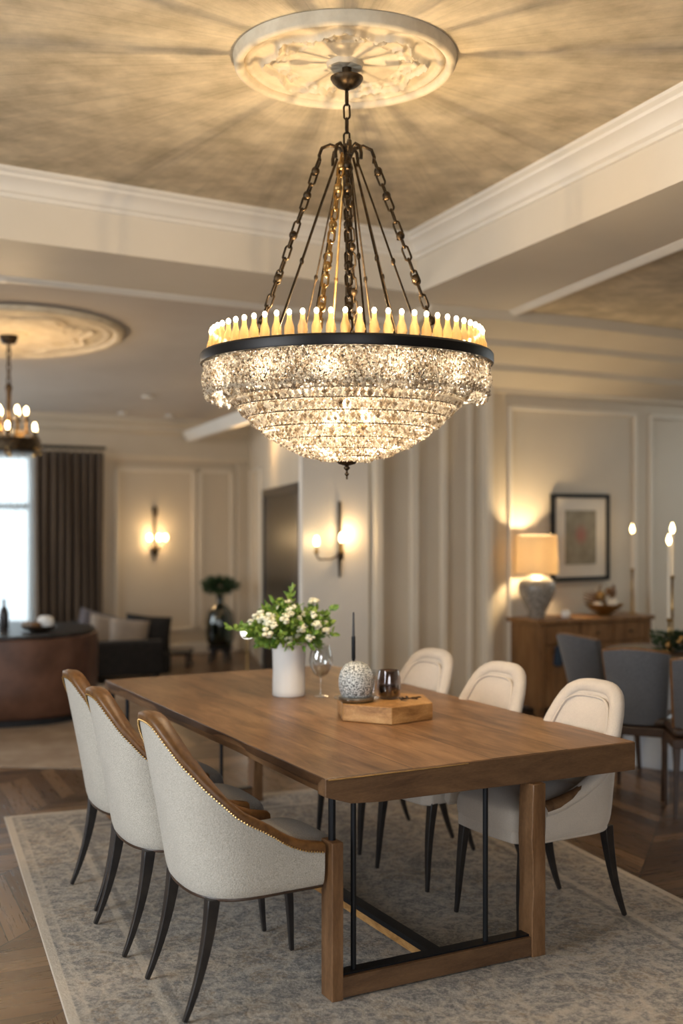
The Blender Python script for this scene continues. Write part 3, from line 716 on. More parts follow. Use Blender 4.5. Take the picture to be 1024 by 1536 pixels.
# ------------------------------------------------------------------ things on the table
def onT(px, py): return PZ(px, py, TZ)
TT = TZ
q = onT(433, 1043); vx, vy = q.x, q.y
v_ = MB().lathe([(0,0),(.078,0),(.083,.006),(.082,.03),(.080,.13),(.083,.22),(.091,.262),(.093,.268),(.089,.268),(.079,.22),(.076,.13),(.076,.02),(0,.02)], (0,0,0), 40).obj('vase', M['ceram'], smooth=50, loc=(vx, vy, TT+.001))
tag(v_, 'glossy white cylinder vase holding the green and cream bouquet', 'vase')
bq = thing('bouquet', 'loose bouquet of green leaves and cream blossoms in the white vase', 'flowers', (vx, vy, TT+.03))
def leafmesh(mb, c, d, L_, W_, n=None):
    d = Vector(d).normalized(); s = d.cross(Vector((R.uniform(-1,1), R.uniform(-1,1), R.uniform(-.3,1)))).normalized(); nn = d.cross(s)
    pts = [c, c+d*L_*.35+s*W_/2+nn*L_*.05, c+d*L_*.75+s*W_*.35, c+d*L_-nn*L_*.12, c+d*L_*.75-s*W_*.35, c+d*L_*.35-s*W_/2+nn*L_*.05, c+d*L_*.5-nn*L_*.02]
    mb.add(pts, [(0,1,6),(1,2,6),(2,3,6),(3,4,6),(4,5,6),(5,0,6)])
stem = MB(); fol = MB(); tips = []
for i in range(86):
    a = R.uniform(0, 2*PI); e = R.uniform(0, 1)**.6; rad = .235*e; hgt = .215+.225*math.sqrt(max(0, 1-(e*.95)**2))*R.uniform(.7,1.05)
    if i == 0: a, rad, hgt = PI, .29, .30
    if i == 1: a, rad, hgt = .1, .22, .40
    if i == 2: a, rad, hgt = 1.2, .03, .49
    tip = Vector((rad*math.cos(a), rad*math.sin(a), hgt)); base = Vector((tip.x*.18, tip.y*.18, .02)); mid = Vector((tip.x*.28, tip.y*.28, .215))
    pts = [base, mid, mid.lerp(tip, .5)+Vector((0,0,.03)), tip]; stem.tube(pts, .0022, 5); tips.append(tip)
    for j in range(24):
        f = R.uniform(.15, 1.05); c = mid.lerp(tip, f)+Vector((0,0,.03*math.sin(PI*min(f,1))))
        d = Vector((math.cos(a), math.sin(a), .5))*.6+Vector((R.uniform(-1,1), R.uniform(-1,1), R.uniform(-.7,.8)))
        leafmesh(fol, c, d, R.uniform(.025,.048), R.uniform(.016,.026))
for j in range(160):
    a = R.uniform(0, 2*PI); c = Vector((.13*math.cos(a), .13*math.sin(a), .245+R.uniform(-.02,.03))); leafmesh(fol, c, (math.cos(a), math.sin(a), R.uniform(-1.0,.1)), R.uniform(.03,.06), .024)
stem.obj('stems', M['leaf'], bq); fol.obj('foliage', M['leaf'], bq)
for i in range(40):
    tp = tips[(i*7+3) % len(tips)]+Vector((R.uniform(-.02,.02), R.uniform(-.03,.01), R.uniform(-.02,.03))); fb = MB()
    if i % 2 == 0: tp = Vector((R.uniform(-.19,.17), R.uniform(-.19,-.08), .25+R.uniform(.0,.15)))
    rr = R.uniform(.015,.028)
    for p_ in range(9):
        dd = Vector((R.gauss(0,1), R.gauss(0,1), R.gauss(.3,1))).normalized(); fb.ball(tp+dd*rr*.7, rr*.55, 7, 5, (1,1,.7))
    fb.obj('blossom', M['petal'], bq, smooth=80)
q = onT(481, 1045)
g = thing('wine_glass', 'clear stemmed wine glass beside the white vase', 'glass', (q.x, q.y, TT+.001))
MB().lathe([(0,.0),(.036,0),(.036,.003),(.006,.008),(.004,.012),(.0038,.085),(.008,.095)], n=28).obj('stem', M['glass'], g, smooth=50)
MB().lathe([(.008,.094),(.035,.112),(.053,.145),(.058,.175),(.054,.21),(.045,.25),(.0435,.25),(.052,.21),(.056,.175),(.051,.147),(.033,.114),(.0,.100)], n=32).obj('bowl', M['glass'], g, smooth=60)
# tray
tc = Vector((.190, 5.04)); tr = thing('serving_board', 'thick six-sided honey wood board on the walnut dining table', 'board', (tc.x, tc.y, TT+.001), -PI/2+math.radians(6))
hexp = [(.228*math.cos(i*PI/3), .228*math.sin(i*PI/3)) for i in range(6)]
MB().prism(hexp, 0, .074).obj('board', M['tray'], tr, bevel=.004)
TB = TT+.076
def onB(px, D): return Vector(((px-512)/F*D, D, TB))
q = onB(534, 4.99); jr = thing('speckled_jar', 'silver speckled dome jar on a glass dish on the wooden board', 'jar', q)
MB().lathe([(0,0),(.062,0),(.085,.006),(.10,.014),(.10,.017),(.084,.011),(.06,.006),(0,.006)], n=32).obj('dish', M['glass'], jr, smooth=50)
MB().lathe([(0,.012),(.058,.012),(.070,.03),(.077,.06),(.078,.095),(.070,.13),(.052,.158),(.03,.17),(0,.173)], n=36).obj('dome', M['speck'], jr, smooth=60)
MB().lathe([(.074,.0),(.078,.004),(.078,.02),(.06,.024),(0,.024)], n=32).obj('metal_base', noisy('tarnished_silver', (.2,.18,.15), (.4,.37,.32), 30, .3, metal=.9), jr, smooth=50)
q = onB(530, 5.115); cn = thing('taper_candle', 'slim unlit black taper in a thin holder behind the speckled jar', 'candle', q)
MB().lathe([(0,0),(.022,0),(.02,.006),(.006,.012),(.006,.16),(.009,.17),(.009,.27),(.0,.27)], n=14).obj('holder', M['iron'], cn, smooth=40)
MB().lathe([(0,.27),(.0062,.27),(.004,.378),(0,.38)], n=10).obj('candle', mat('charcoal_wax', (.05,.05,.055), .5), cn, smooth=40)
q = onB(583, 5.06); tg = thing('tumbler', 'round smoked glass tumbler with a dark base on the wooden board', 'glass', q)
MB().lathe([(0,.002),(.036,0),(.05,.015),(.055,.045),(.052,.09),(.044,.125),(.0425,.125),(.050,.09),(.052,.045),(.047,.018),(.03,.006),(0,.006)], n=32).obj('tumbler_body', M['smoke'], tg, smooth=60)
MB().lathe([(0,.008),(.030,.007),(.046,.019),(.050,.045),(.048,.062),(0,.062)], n=28).obj('dark_filling', mat('dark_plum_wax', (.035,.028,.035), .3), tg, smooth=50)
q = onB(556, 5.16); tg2 = MB().lathe([(0,.002),(.03,0),(.036,.05),(.038,.11),(.0365,.11),(.034,.05),(.028,.005),(0,.005)], n=24).obj('drinking_glass', M['glass'], smooth=50, loc=q); tag(tg2, 'small clear glass between the speckled jar and the smoked tumbler', 'glass')
q = onB(613, 5.0); dm = MB()
for i in range(9): leafmesh(dm, Vector((R.uniform(-.03,.03), R.uniform(-.02,.02), .008)), (R.uniform(-1,1), R.uniform(-1,1), .12), .03, .014)
dm.tube([(-.035,-.01,.005),(0,0,.009),(.04,.01,.005)], .003, 6)
o_ = dm.obj('dried_sprig', M['dkwood'], loc=q); tag(o_, 'small dark dried sprig lying on the right of the wooden board', 'sprig')

# ------------------------------------------------------------------ big chandelier
ch = thing('chandelier', 'huge beaded crystal bowl chandelier hanging on chains above the dining table', 'chandelier', (CH.x, CH.y, 0))
MB().lathe([(0,3.412),(.010,3.414),(.018,3.420),(.042,3.430),(.060,3.446),(.068,3.460),(.068,3.466),(.055,3.472),(.02,3.48),(.02,3.53),(0,3.53)], n=36).obj('ceiling_canopy', M['bronze'], ch, smooth=40)
mb = MB(); mb.chain((0,0,3.412), (0,0,3.18), .062, .026, .0045); mb.obj('suspension_chain', M['bronze'], ch, smooth=60)
hb = MB(); hb.lathe([(0,2.93),(.012,2.935),(.02,2.96),(.014,3.0),(.018,3.06),(.028,3.09),(.018,3.12),(.022,3.16),(.03,3.175),(.014,3.19),(0,3.195)], n=20)
hb.obj('hub', M['bronze'], ch, smooth=45)
hookpts = []
for i in range(8):
    a = PI/8*0+i*PI/4+.12; rad = .115 if i % 2 == 0 else .075
    c_, s_ = math.cos(a), math.sin(a)
    pts = [(c_*r_, s_*r_, z_) for r_, z_ in ((.012,3.13),(.03,3.172),(rad*.6,3.185),(rad*.9,3.17),(rad,3.14),(rad*.98,3.115))]
    MB().tube(pts, .0075, 8).obj('hook', M['bronze'], ch, smooth=60)
    hookpts.append(Vector(pts[-1]))
    if i % 2 == 0: continue
AR = .40
chA = [PI+.12, -.08, -PI/2-.30, -PI/2+.02, PI/2-.12]
for j, a in enumerate(chA):
    top = Vector((math.cos(a)*.113, math.sin(a)*.113, 3.125)) if j < 2 else Vector((math.cos(a)*.06, math.sin(a)*.06, 3.13)); bot = Vector((math.cos(a)*AR, math.sin(a)*AR, 2.315))
    mb = MB(); mb.chain(top, bot, .062, .027, .0048, .012)
    for f in (.06, .18, .38, .60, .82):
        c = top.lerp(bot, f)-Vector((0,0,.012*4*f*(1-f))); mb.ball(c, .018, 10, 8, (1,1,1.1)); mb.tube([c+Vector((0,0,.012)), c-Vector((.012,0,.018))], .006, 6)
    mb.obj('chain', M['gold'] if j == 2 else M['bronze'], ch, smooth=60)
for j, cx_ in enumerate((-.80, -.58, -.38, -.20, .20, .36, .52, .68, .82)):
    a = math.acos(cx_)*(1 if j % 2 else -1); top = Vector((math.cos(a)*.05, math.sin(a)*.05, 3.12)); bot = Vector((math.cos(a)*AR*.93, math.sin(a)*AR*.93, 2.31))
    md_ = top.lerp(bot, .5); mb = MB().tube([top, top.lerp(bot,.25)+Vector((0,0,.004)), md_, top.lerp(bot,.75), bot], .0042 if j % 3 else .0055, 6); mb.ball(top.lerp(bot, .55), .009, 8, 6, (1,1,1.8))
    mb.obj('hanging_rod', M['bronze'] if j != 3 else M['gold'], ch, smooth=60)
# inner ring with spokes
ir = MB(); ir.tube([(AR*math.cos(2*PI*i/48), AR*math.sin(2*PI*i/48), 2.305) for i in range(48)], .009, 8, closed=True)
for i in range(8): a = i*PI/4+.2; ir.tube([(AR*math.cos(a), AR*math.sin(a), 2.30), (.59*math.cos(a), .59*math.sin(a), 2.295)], .007, 6)
ir.obj('inner_ring', M['bronze'], ch, smooth=60)
RB = .603
MB().lathe([(RB-.014,2.268),(RB,2.270),(RB+.002,2.276),(RB+.002,2.305),(RB-.004,2.313),(RB-.03,2.316),(RB-.055,2.315),(RB-.055,2.309),(RB-.03,2.306),(RB-.012,2.300),(RB-.014,2.268)], n=120).obj('ring_band', mat('dark_bronze_band', (.022,.020,.019), .42, .7), ch, smooth=35)
NT = 66
for i in range(NT):
    a = 2*PI*(i+.35)/NT; x, y = .558*math.cos(a), .558*math.sin(a)
    tmesh = MB().lathe([(0,2.314),(.017,2.315),(.019,2.325),(.018,2.348),(.013,2.362),(.0095,2.374),(.0085,2.392),(.0,2.392)], (x,y,0), 8)
    tmesh.octa((x+.014*math.cos(a+1.2), y+.014*math.sin(a+1.2), 2.332), .009, 1.6, a); tmesh.octa((x-.012*math.cos(a+1), y-.012*math.sin(a+1), 2.345), .007, 1.6, a)
    tt = tmesh.obj('candle_light', M['tube'], ch, smooth=50)
    MB().ball((x, y, 2.402), .0095, 8, 6, (1,1,1.25)).obj('bulb_tip', M['tip'], tt, smooth=80)
def bead_part(name, fn, rows, per, r0, parent, wires):
    mb = MB()
    for j in range(rows):
        v = (j+.5)/rows; rad, z = fn(v); n = max(8, int(per*rad))
        for i in range(n):
            a = 2*PI*(i+.5*(j % 2))/n+R.uniform(-.3,.3)/n; rr = rad+R.uniform(-.008,.008); s = r0*R.uniform(.75,1.2)
            mb.octa((rr*math.cos(a), rr*math.sin(a), z+R.uniform(-.004,.004)), s, 1.25, R.uniform(0,PI))
    o = mb.obj(name, M['crystal'], parent); o['kind'] = 'stuff'; return o
drum = bead_part('crystal_bead_drum', lambda v: (.585-.004*math.sin(v*9), 2.268-.125*v), 18, 980, .0050, ch, 0)
dr2 = MB()
for i in range(330):                              # uneven lower fringe of the drum
    a = 2*PI*i/330; n = 1+int(3*abs(math.sin(i*.37)*math.sin(i*.11+1)))
    for j in range(n): dr2.octa(((.582-.004*j)*math.cos(a), (.582-.004*j)*math.sin(a), 2.140-.010*j), .0068, 1.25, R.uniform(0,PI))
o_ = dr2.obj('crystal_fringe', M['crystal'], ch); o_['kind'] = 'stuff'
def bowl(v): r_ = .505*(1-v)**.62; r_ = .505*math.cos(v*PI/2)**.9; return (max(.02, r_), 1.878+.27*(max(.02, r_)/.505)**2.3)
mbw = MB()
lat = []
NB = 9
for j in range(NB+1):
    r_ = .505*math.cos((j/NB)*PI/2*.97)**.85; lat.append((r_, 1.878+.285*(r_/.505)**2.3))
for j in range(NB):                                # swags of crystal rows, larger drops then fine beads, row over row
    (ra, za), (rb_, zb) = lat[j], lat[j+1]
    for k_ in range(5):
        f = (k_+.5)/5; rad = ra+(rb_-ra)*f; z = za+(zb-za)*f-.006*math.sin(PI*f); big = k_ in (1, 2); n = int(rad*(420 if big else 820)); 
        if big:
            for i in range(104):
                a = 2*PI*i/104+R.uniform(-.06,.06)/104; mbw.octa((rad*math.cos(a), rad*math.sin(a), z), .0125*(rad/.5)**.8*R.uniform(.85,1.1), 1.15, a)
        for i in range(n if not big else n//2):
            a = 2*PI*(i+.5*(j % 2))/n+R.uniform(-.2,.2)/n if not big else 2*PI*(i+.5)/(n//2); s = (.0078 if big else .0046)*R.uniform(.75,1.15)
            mbw.octa(((rad+R.uniform(-.004,.004))*math.cos(a), (rad+R.uniform(-.004,.004))*math.sin(a), z+R.uniform(-.003,.003)), s, 1.3, R.uniform(0,PI))
o_ = mbw.obj('crystal_bead_bowl', M['crystal'], ch); o_['kind'] = 'stuff'
for j in range(0, NB):
    r_, z_ = lat[j]; MB().tube([((r_+.004)*math.cos(2*PI*i/72), (r_+.004)*math.sin(2*PI*i/72), z_) for i in range(72)], .0024 if j else .006, 6, closed=True).obj('hoop', M['bronze'], ch, smooth=60)
MB().lathe([(.0,1.80),(.004,1.801),(.004,1.815),(.009,1.82),(.009,1.826),(.004,1.83),(.005,1.838),(.013,1.845),(.013,1.852),(.006,1.856),(.012,1.858),(.034,1.864),(.044,1.876),(.044,1.884),(.03,1.888),(0,1.889)], n=28).obj('finial', M['bronze'], ch, smooth=35)
cp = MB().tube([(0,0,1.885),(0,0,2.93)], .007, 8).obj('centre_rod', M['bronze'], ch, smooth=60)
for j, (x, y, z) in enumerate(((0,-.10,2.10),(-.07,-.06,2.04),(.08,-.08,2.05),(-.05,.09,2.06),(.07,.08,2.08))):
    h_ = MB().tube([(x*.1,y*.1,z-.06),(x*.7,y*.7,z-.065),(x,y,z-.03)], .005, 6).obj('lamp_arm', M['gold'], ch, smooth=60)
    MB().ball((x,y,z), .017, 12, 8, (1,1,1.6)).obj('bulb', M['bulb'], h_, smooth=80)
lamp('chandelier_light', 'POINT', (CH.x, CH.y, 2.36), 100, (1,.72,.40), .012)
for i in range(6):
    a = i*PI/3+.5; lamp('chandelier_light', 'POINT', (CH.x+.22*math.cos(a), CH.y+.22*math.sin(a), 2.27 if i % 2 else 2.10), 14, (1,.74,.46), .03)

for i in range(14):
    a = i*PI/7+.1; lamp('chandelier_light', 'POINT', (CH.x+.545*math.cos(a), CH.y+.545*math.sin(a), 2.205), 2.3, (1,.80,.56), .045)

# ------------------------------------------------------------------ lounge
# brown leather console
cx, cy = -3.05, 9.35; con = thing('leather_console', 'curved brown leather console with a dark top at the left edge', 'console', (cx, cy, 0))
def oval(rx, ry, n=64): return [(rx*math.copysign(abs(math.cos(2*PI*i/n))**.8, math.cos(2*PI*i/n)), ry*math.copysign(abs(math.sin(2*PI*i/n))**.8, math.sin(2*PI*i/n))) for i in range(n)]
MB().prism(oval(.93,.62), FR, .07).obj('plinth', M['black'], con)
body = MB(); prof = [(.965,.07),(1.0,.10),(1.015,.3),(1.02,.6),(1.015,.685),(.985,.695)]; ov = oval(1,1); n = 64
vs = [(p[0]*1.0*s, p[1]*.68*s, z) for s, z in prof for p in ov]; fs = [(j*n+i, j*n+(i+1)%n, (j+1)*n+(i+1)%n, (j+1)*n+i) for j in range(len(prof)-1) for i in range(n)]+[tuple(range(5*n, 6*n)), tuple(reversed(range(n)))]
body.add(vs, fs).obj('leather_body', M['cleather'], con, smooth=50)
MB().prism(oval(.99,.67), .695, .722).obj('top', M['ebony'], con, bevel=.004)
q = P(62, 945, 9.15); bw = MB().lathe([(0,0),(.05,0),(.12,.02),(.15,.045),(.145,.045),(.11,.024),(0,.012)], n=28).obj('bowl', M['dkwood'], smooth=50, loc=(q.x-.02, 9.15, .723)); tag(bw, 'shallow dark bowl on top of the brown leather console', 'bowl')
for i, (dx, dy, r_, m_, nm, lb) in enumerate(((-.09,0,.042,'pil1','bread_roll','brown roll at the left of the dark bowl on the console'),(-.02,-.03,.04,'leather','bread_roll','darker brown roll in the middle of the bowl on the console'))):
    o_ = MB().ball((0,0,0), r_, 12, 8, (1.2,1,.7)).obj(nm, M[m_], smooth=80, loc=(q.x-.02+dx, 9.15+dy, .723+.05)); tag(o_, lb, 'bread', 'rolls in the console bowl')
for i, (dx, dy, r_, lb) in enumerate(((.07,0,.055,'white ball at the right of the bowl on the leather console'),(.02,.06,.05,'white ball at the back of the bowl on the leather console'))):
    o_ = MB().ball((0,0,0), r_, 14, 10).obj('decorative_ball', M['ceram'], smooth=80, loc=(q.x-.02+dx, 9.15+dy, .723+.072)); tag(o_, lb, 'ornament', 'white balls in the console bowl')
q = P(6, 950, 9.3); bt = MB().lathe([(0,0),(.035,0),(.038,.01),(.038,.12),(.03,.16),(.012,.19),(.012,.24),(.015,.245),(0,.245)], n=20).obj('bottle', M['ebony'], smooth=40, loc=(q.x, 9.3, .723)); tag(bt, 'dark bottle on the console in front of the window', 'bottle')

# sofa
sa = P(112, 1000, 11.0); sb = P(224, 1000, 11.25)
so = thing('sofa', 'low black sofa with cushions in the lounge near the curtain', 'sofa', ((sa.x+sb.x)/2, (sa.y+sb.y)/2+.4, FR), math.atan2(sb.y-sa.y, sb.x-sa.x)); sw = (sb-sa).xy.length
MB().box((-.05,.0,.17), (sw+.25,.80,.20)).obj('base', M['black'], so, bevel=.03, seg=3)
MB().box((0,-.36,.24), (sw,.16,.34)).obj('armrest', M['black'], so, bevel=.03, seg=3)
MB().box((-sw/2-.15,.05,.28), (.24,.9,.42)).obj('armrest', M['black'], so, bevel=.04, seg=3)
MB().box((-.05,.42,.34), (sw+.1,.16,.42)).obj('backrest', M['black'], so, bevel=.04, seg=3)
for x in (-sw/2, sw/2-.05):
    for y in (-.33,.33): MB().box((x,y,.04), (.05,.05,.08)).obj('leg', M['ebony'], so)
def pillow(c, s, rz, rx, ry=0):
    def fn(u_, v_):
        return None
    mb = MB(); n = 14; Mx = Matrix.Rotation(rz, 4, 'Z') @ Matrix.Rotation(ry, 4, 'Y') @ Matrix.Rotation(rx, 4, 'X')
    for sg in (1, -1):
        vs = []
        for j in range(n+1):
            for i in range(n+1):
                u_, v_ = i/n*2-1, j/n*2-1; e = max(0, (1-u_**4)*(1-v_**4))**.5; pin = 1-.07*(1-abs(u_))*0-.06*(u_*u_*0+ (1-abs(v_))*abs(u_)**4+(1-abs(u_))*abs(v_)**4)
                vs.append(Mx @ Vector((u_*s[0]/2*pin, sg*e*s[1]/2, v_*s[2]/2*pin)))
        fs = [(j*(n+1)+i, j*(n+1)+i+1, (j+1)*(n+1)+i+1, (j+1)*(n+1)+i) for j in range(n) for i in range(n)]
        mb.add(vs, fs if sg < 0 else [tuple(reversed(f)) for f in fs])
    return mb
for nm, px, py, D, s, m_, rz, rx, ry, lb in (
    ('cushion', 142, 947, 11.5, (.38,.13,.42), 'pil2', .5, -.3, .30, 'plum-grey cushion at the left end of the black sofa'),
    ('cushion', 158, 951, 11.42, (.34,.13,.38), 'pil1', .4, -.25, .18, 'taupe cushion standing second from the left on the black sofa'),
    ('cushion', 193, 955, 11.42, (.40,.14,.36), 'pil1', .3, -.3, .12, 'light taupe cushion leaning in the middle of the black sofa'),
    ('cushion', 222, 953, 11.65, (.48,.15,.42), 'black', .4, -.25, .12, 'square black cushion at the right end of the sofa')):
    c = P(px, py, D); o_ = pillow(c, s, rz, rx, ry).obj(nm, M[m_], smooth=70, loc=c); tag(o_, lb, 'cushion', 'sofa cushions')
q = PZ(258, 1003, 0); lt = thing('low_table', 'small low dark table at the right end of the black sofa', 'table', (q.x+.02, q.y+.3, 0))
MB().box((0,0,.15), (.30,.4,.04)).obj('tabletop', M['ebony'], lt, bevel=.005)
for x in (-.12,.12):
    for y in (-.16,.16): MB().box((x,y,.065), (.03,.03,.13)).obj('leg', M['ebony'], lt)
# urn with plant on stand
q = PZ(330, 994, 0); ur = thing('plant_stand', 'dark round stool-like stand below the big green glass jar', 'stand', (q.x, q.y, 0))
MB().lathe([(0,.15),(.13,.15),(.14,.165),(.14,.19),(0,.19)], n=28).obj('top', M['ebony'], ur, smooth=40)
for i in range(4): a = i*PI/2+.6; MB().tube([(.10*math.cos(a), .10*math.sin(a), .16), (.13*math.cos(a), .13*math.sin(a), .0)], [.026,.018], 6).obj('leg', M['ebony'], ur)
jar = MB().lathe([(0,.0),(.12,.0),(.15,.05),(.162,.15),(.160,.28),(.14,.38),(.09,.44),(.045,.47),(.035,.53),(.05,.56),(.045,.56),(.03,.53),(.04,.475),(.085,.43),(.13,.37),(.15,.28),(.152,.15),(.14,.06),(.11,.012),(0,.012)], n=32).obj('glass_jar', M['green'], smooth=60, loc=(q.x, q.y, .192)); tag(jar, 'big dark green glass jar on its stand against the lounge wall', 'jar')
pl = thing('potted_plant', 'bushy dark green plant spreading from the green glass jar', 'plant', (q.x, q.y, .30))
fm = MB(); sm = MB()
for i in range(9): a = R.uniform(0, 2*PI); sm.tube([(0,0,.0),(.01*math.cos(a),.01*math.sin(a),.43),(.12*math.cos(a),.12*math.sin(a),.56)], .004, 5)
for i in range(800):
    d = Vector((R.gauss(0,1), R.gauss(0,1), R.gauss(0,1))).normalized(); k_ = R.uniform(.2,1.05); c = Vector((d.x*.19*k_, d.y*.19*k_, .57+d.z*.085*k_)); leafmesh(fm, c, d+Vector((0,0,.2)), .05, .022)
sm.obj('stems', M['leafd'], pl); fm.obj('foliage', M['leafd'], pl)
# added glowing globe on a stand, made up for a blurred bright spot
q = P(371, 953, 10.2); gl = thing('glow_globe', 'small glowing white globe on a thin stand, added as a bright spot beside the bouquet', 'lamp', (q.x, q.y, FR))
MB().lathe([(0,0),(.09,0),(.09,.012),(.012,.02),(.009,.03),(.009,q.z-.04),(.02,q.z-.035),(.02,q.z-.02),(0,q.z-.02)], n=20).obj('stand', M['gold'], gl, smooth=40)
MB().ball((0,0,q.z+.02), .055, 16, 12).obj('globe', M['globe'], gl, smooth=80)  # added globe, stands in for the blurred bright spot

# lounge sconce, three bulbs
def sconce_lounge(px, py):
    b = on(px, LA, LD); z = EYE-(py-HZ)/F*b.y
    t = thing('wall_sconce', 'bronze wall sconce with three glowing bulbs on the lounge wall', 'sconce', (b.x, b.y, z), math.atan2(LD.y, LD.x))
    MB().tube([(0,-.02,.36),(0,-.025,.05),(0,-.025,-.26)], [.016,.02,.012], 8).obj('backplate', M['bronze'], t, smooth=50)
    MB().ball((0,-.03,.30), .035, 10, 8, (1,.6,2)).ball((0,-.03,-.15), .05, 10, 8, (1,.7,1.3)).obj('ornament', M['bronze'], t, smooth=60)
    for x in (-.10, 0, .10):
        y = -.10 if x else -.14
        am = MB().tube([(0,-.03,-.12),(x*.6,y*.7,-.15),(x,y,-.12),(x,y,-.06)], .009, 6).obj('arm', M['bronze'], t, smooth=60)
        MB().ball((x,y,0), .024, 12, 9, (1,1,1.6)).obj('bulb', M['bulb'], am, smooth=80)
    lamp('sconce_light', 'POINT', (b.x+nL.x*.16, b.y+nL.y*.16, z), 7, WARM, .05)
sconce_lounge(231, 806)
# pier sconce, two-arm
pd = (pB.xy-pA.xy).normalized(); b = on(508, pA.xy, pd); zz = EYE-(832-HZ)/F*b.y
t = thing('wall_sconce', 'two-armed bronze wall sconce with glowing bulbs on the white pier', 'sconce', (b.x, b.y, zz), math.atan2(pd.y, pd.x))
zt = (832-752)/F*b.y; zl = (832-866)/F*b.y
MB().tube([(0,-.015,zl),(0,-.02,-.02),(0,-.022,.1),(0,-.015,zt)], [.007,.018,.015,.013], 8).obj('backplate', M['bronze'], t, smooth=50)
MB().ball((0,-.03,0), .03, 12, 8, (1,.8,1)).obj('boss', M['bronze'], t, smooth=60)
for x, y, zf in ((-.035,-.13,0.0),(-.235,-.10,-.01)):
    am = MB().tube([(0,-.03,0),(x*.5,y*.8-.02,-.03),(x*.9,y,-.03),(x,y,0),(x,y,.02)], .007, 8).obj('arm', M['bronze'], t, smooth=60)
    MB().lathe([(0,0),(.014,.0),(.022,.012),(.022,.018),(.013,.022),(.012,.09 if x > -.1 else .06),(0,.09 if x > -.1 else .06)], (x,y,.015), 14).obj('candle_sleeve', M['gold'], am, smooth=40)
    MB().ball((x,y,.135 if x > -.1 else .11), .021, 12, 10, (1,1,1.9)).obj('bulb', M['bulb'], am, smooth=80)
pq = Vector((b.x, b.y))+pier_n.xy*.10+pd*.07; lamp('sconce_light', 'POINT', (pq.x, pq.y, zz+.16), 2.2, WARM, .03)

# lounge chandelier
lq = P(13, 660, 8.7); lch = thing('chandelier', 'small dark candle chandelier hanging in the lounge at the left edge', 'chandelier', (lq.x, lq.y, 0)); zt = lz(lq.x, lq.y)
MB().lathe([(0,zt-.10),(.05,zt-.09),(.07,zt-.05),(.07,zt-.03),(0,zt-.03)], n=20).obj('ceiling_canopy', M['bronze'], lch, smooth=40)
MB().chain((0,0,zt-.09), (0,0,2.66), .06, .03, .006).obj('suspension_chain', M['bronze'], lch, smooth=60)
MB().lathe([(0,2.10),(.02,2.11),(.03,2.16),(.015,2.2),(.02,2.3),(.035,2.38),(.015,2.42),(.02,2.6),(.03,2.64),(.01,2.67),(0,2.67)], n=18).obj('hub', M['bronze'], lch, smooth=45)
MB().lathe([(.20,2.14),(.235,2.15),(.245,2.20),(.235,2.245),(.22,2.245),(.22,2.16),(.20,2.155)], n=40).obj('ring_band', M['bronze'], lch, smooth=35)
for i in range(12):
    a = i*PI/6+.25; rr = .225 if i % 2 else .13; zb = 2.25 if i % 2 else 2.38; x, y = rr*math.cos(a), rr*math.sin(a)
    am = MB().tube([(0,0,2.2),(x*.5,y*.5,2.14 if i % 2 else 2.24),(x,y,2.18 if i % 2 else 2.30),(x,y,zb)], .008, 6)
    for q_ in range(5): am.octa((x*1.1+R.uniform(-.03,.03), y*1.1+R.uniform(-.03,.03), zb-.05-R.uniform(0,.1)), .012, 1.6, q_)
    am = am.obj('arm', M['gold'], lch, smooth=50)
    MB().lathe([(0,0),(.03,0),(.03,.01),(.014,.015),(.013,.05),(0,.05)], (x,y,zb), 12).obj('candle_sleeve', M['bronze'], am, smooth=40)
    MB().ball((x,y,zb+.08), .016, 10, 8, (1,1,2.1)).obj('bulb', M['bulb'], am, smooth=80)
lamp('chandelier_light', 'POINT', (lq.x, lq.y, 2.48), 20, WARM, .12)
# downlights in the lounge ceiling
for px, py, lb in ((221,593,'round recessed ceiling light, the largest of three near the lounge cornice'),(183,618,'faint recessed ceiling light left of the brightest one'),(254,622,'faint recessed ceiling light right of the brightest one'),(1,417,'small recessed ceiling light at the left edge below the beam')):
    D = 9.0
    for _ in range(30): p_ = P(px, py, D); D += (lz(p_.x, p_.y)-p_.z)/((HZ-py)/F+1e-6)*.5 if False else 0
    lo, hi = 5.0, 16.0
    for _ in range(50):
        mid = (lo+hi)/2; p_ = P(px, py, mid)
        if p_.z > lz(p_.x, p_.y): hi = mid
        else: lo = mid
    s_ = 1.0 if px == 221 else .8
    t = thing('recessed_light', lb, 'ceiling light', (p_.x, p_.y, p_.z-.02), 0, 'recessed lights in the lounge ceiling')
    MB().lathe([(.045*s_,0),(.062*s_,-.004),(.065*s_,.004),(.045*s_,.02)], n=28).obj('trim_ring', M['white'], t, smooth=40)
    MB().lathe([(0,.002),(.045*s_,.002),(.045*s_,.01),(0,.01)], n=24).obj('diffuser', M['spot'], t)

# ------------------------------------------------------------------ sideboard side
SA = Vector((1.62, 9.33)); SAng = math.radians(27); sdx = Vector((math.cos(SAng), math.sin(SAng))); sdy = Vector((-sdx.y, sdx.x))
SW, SD, SH = 1.20, .40, .79
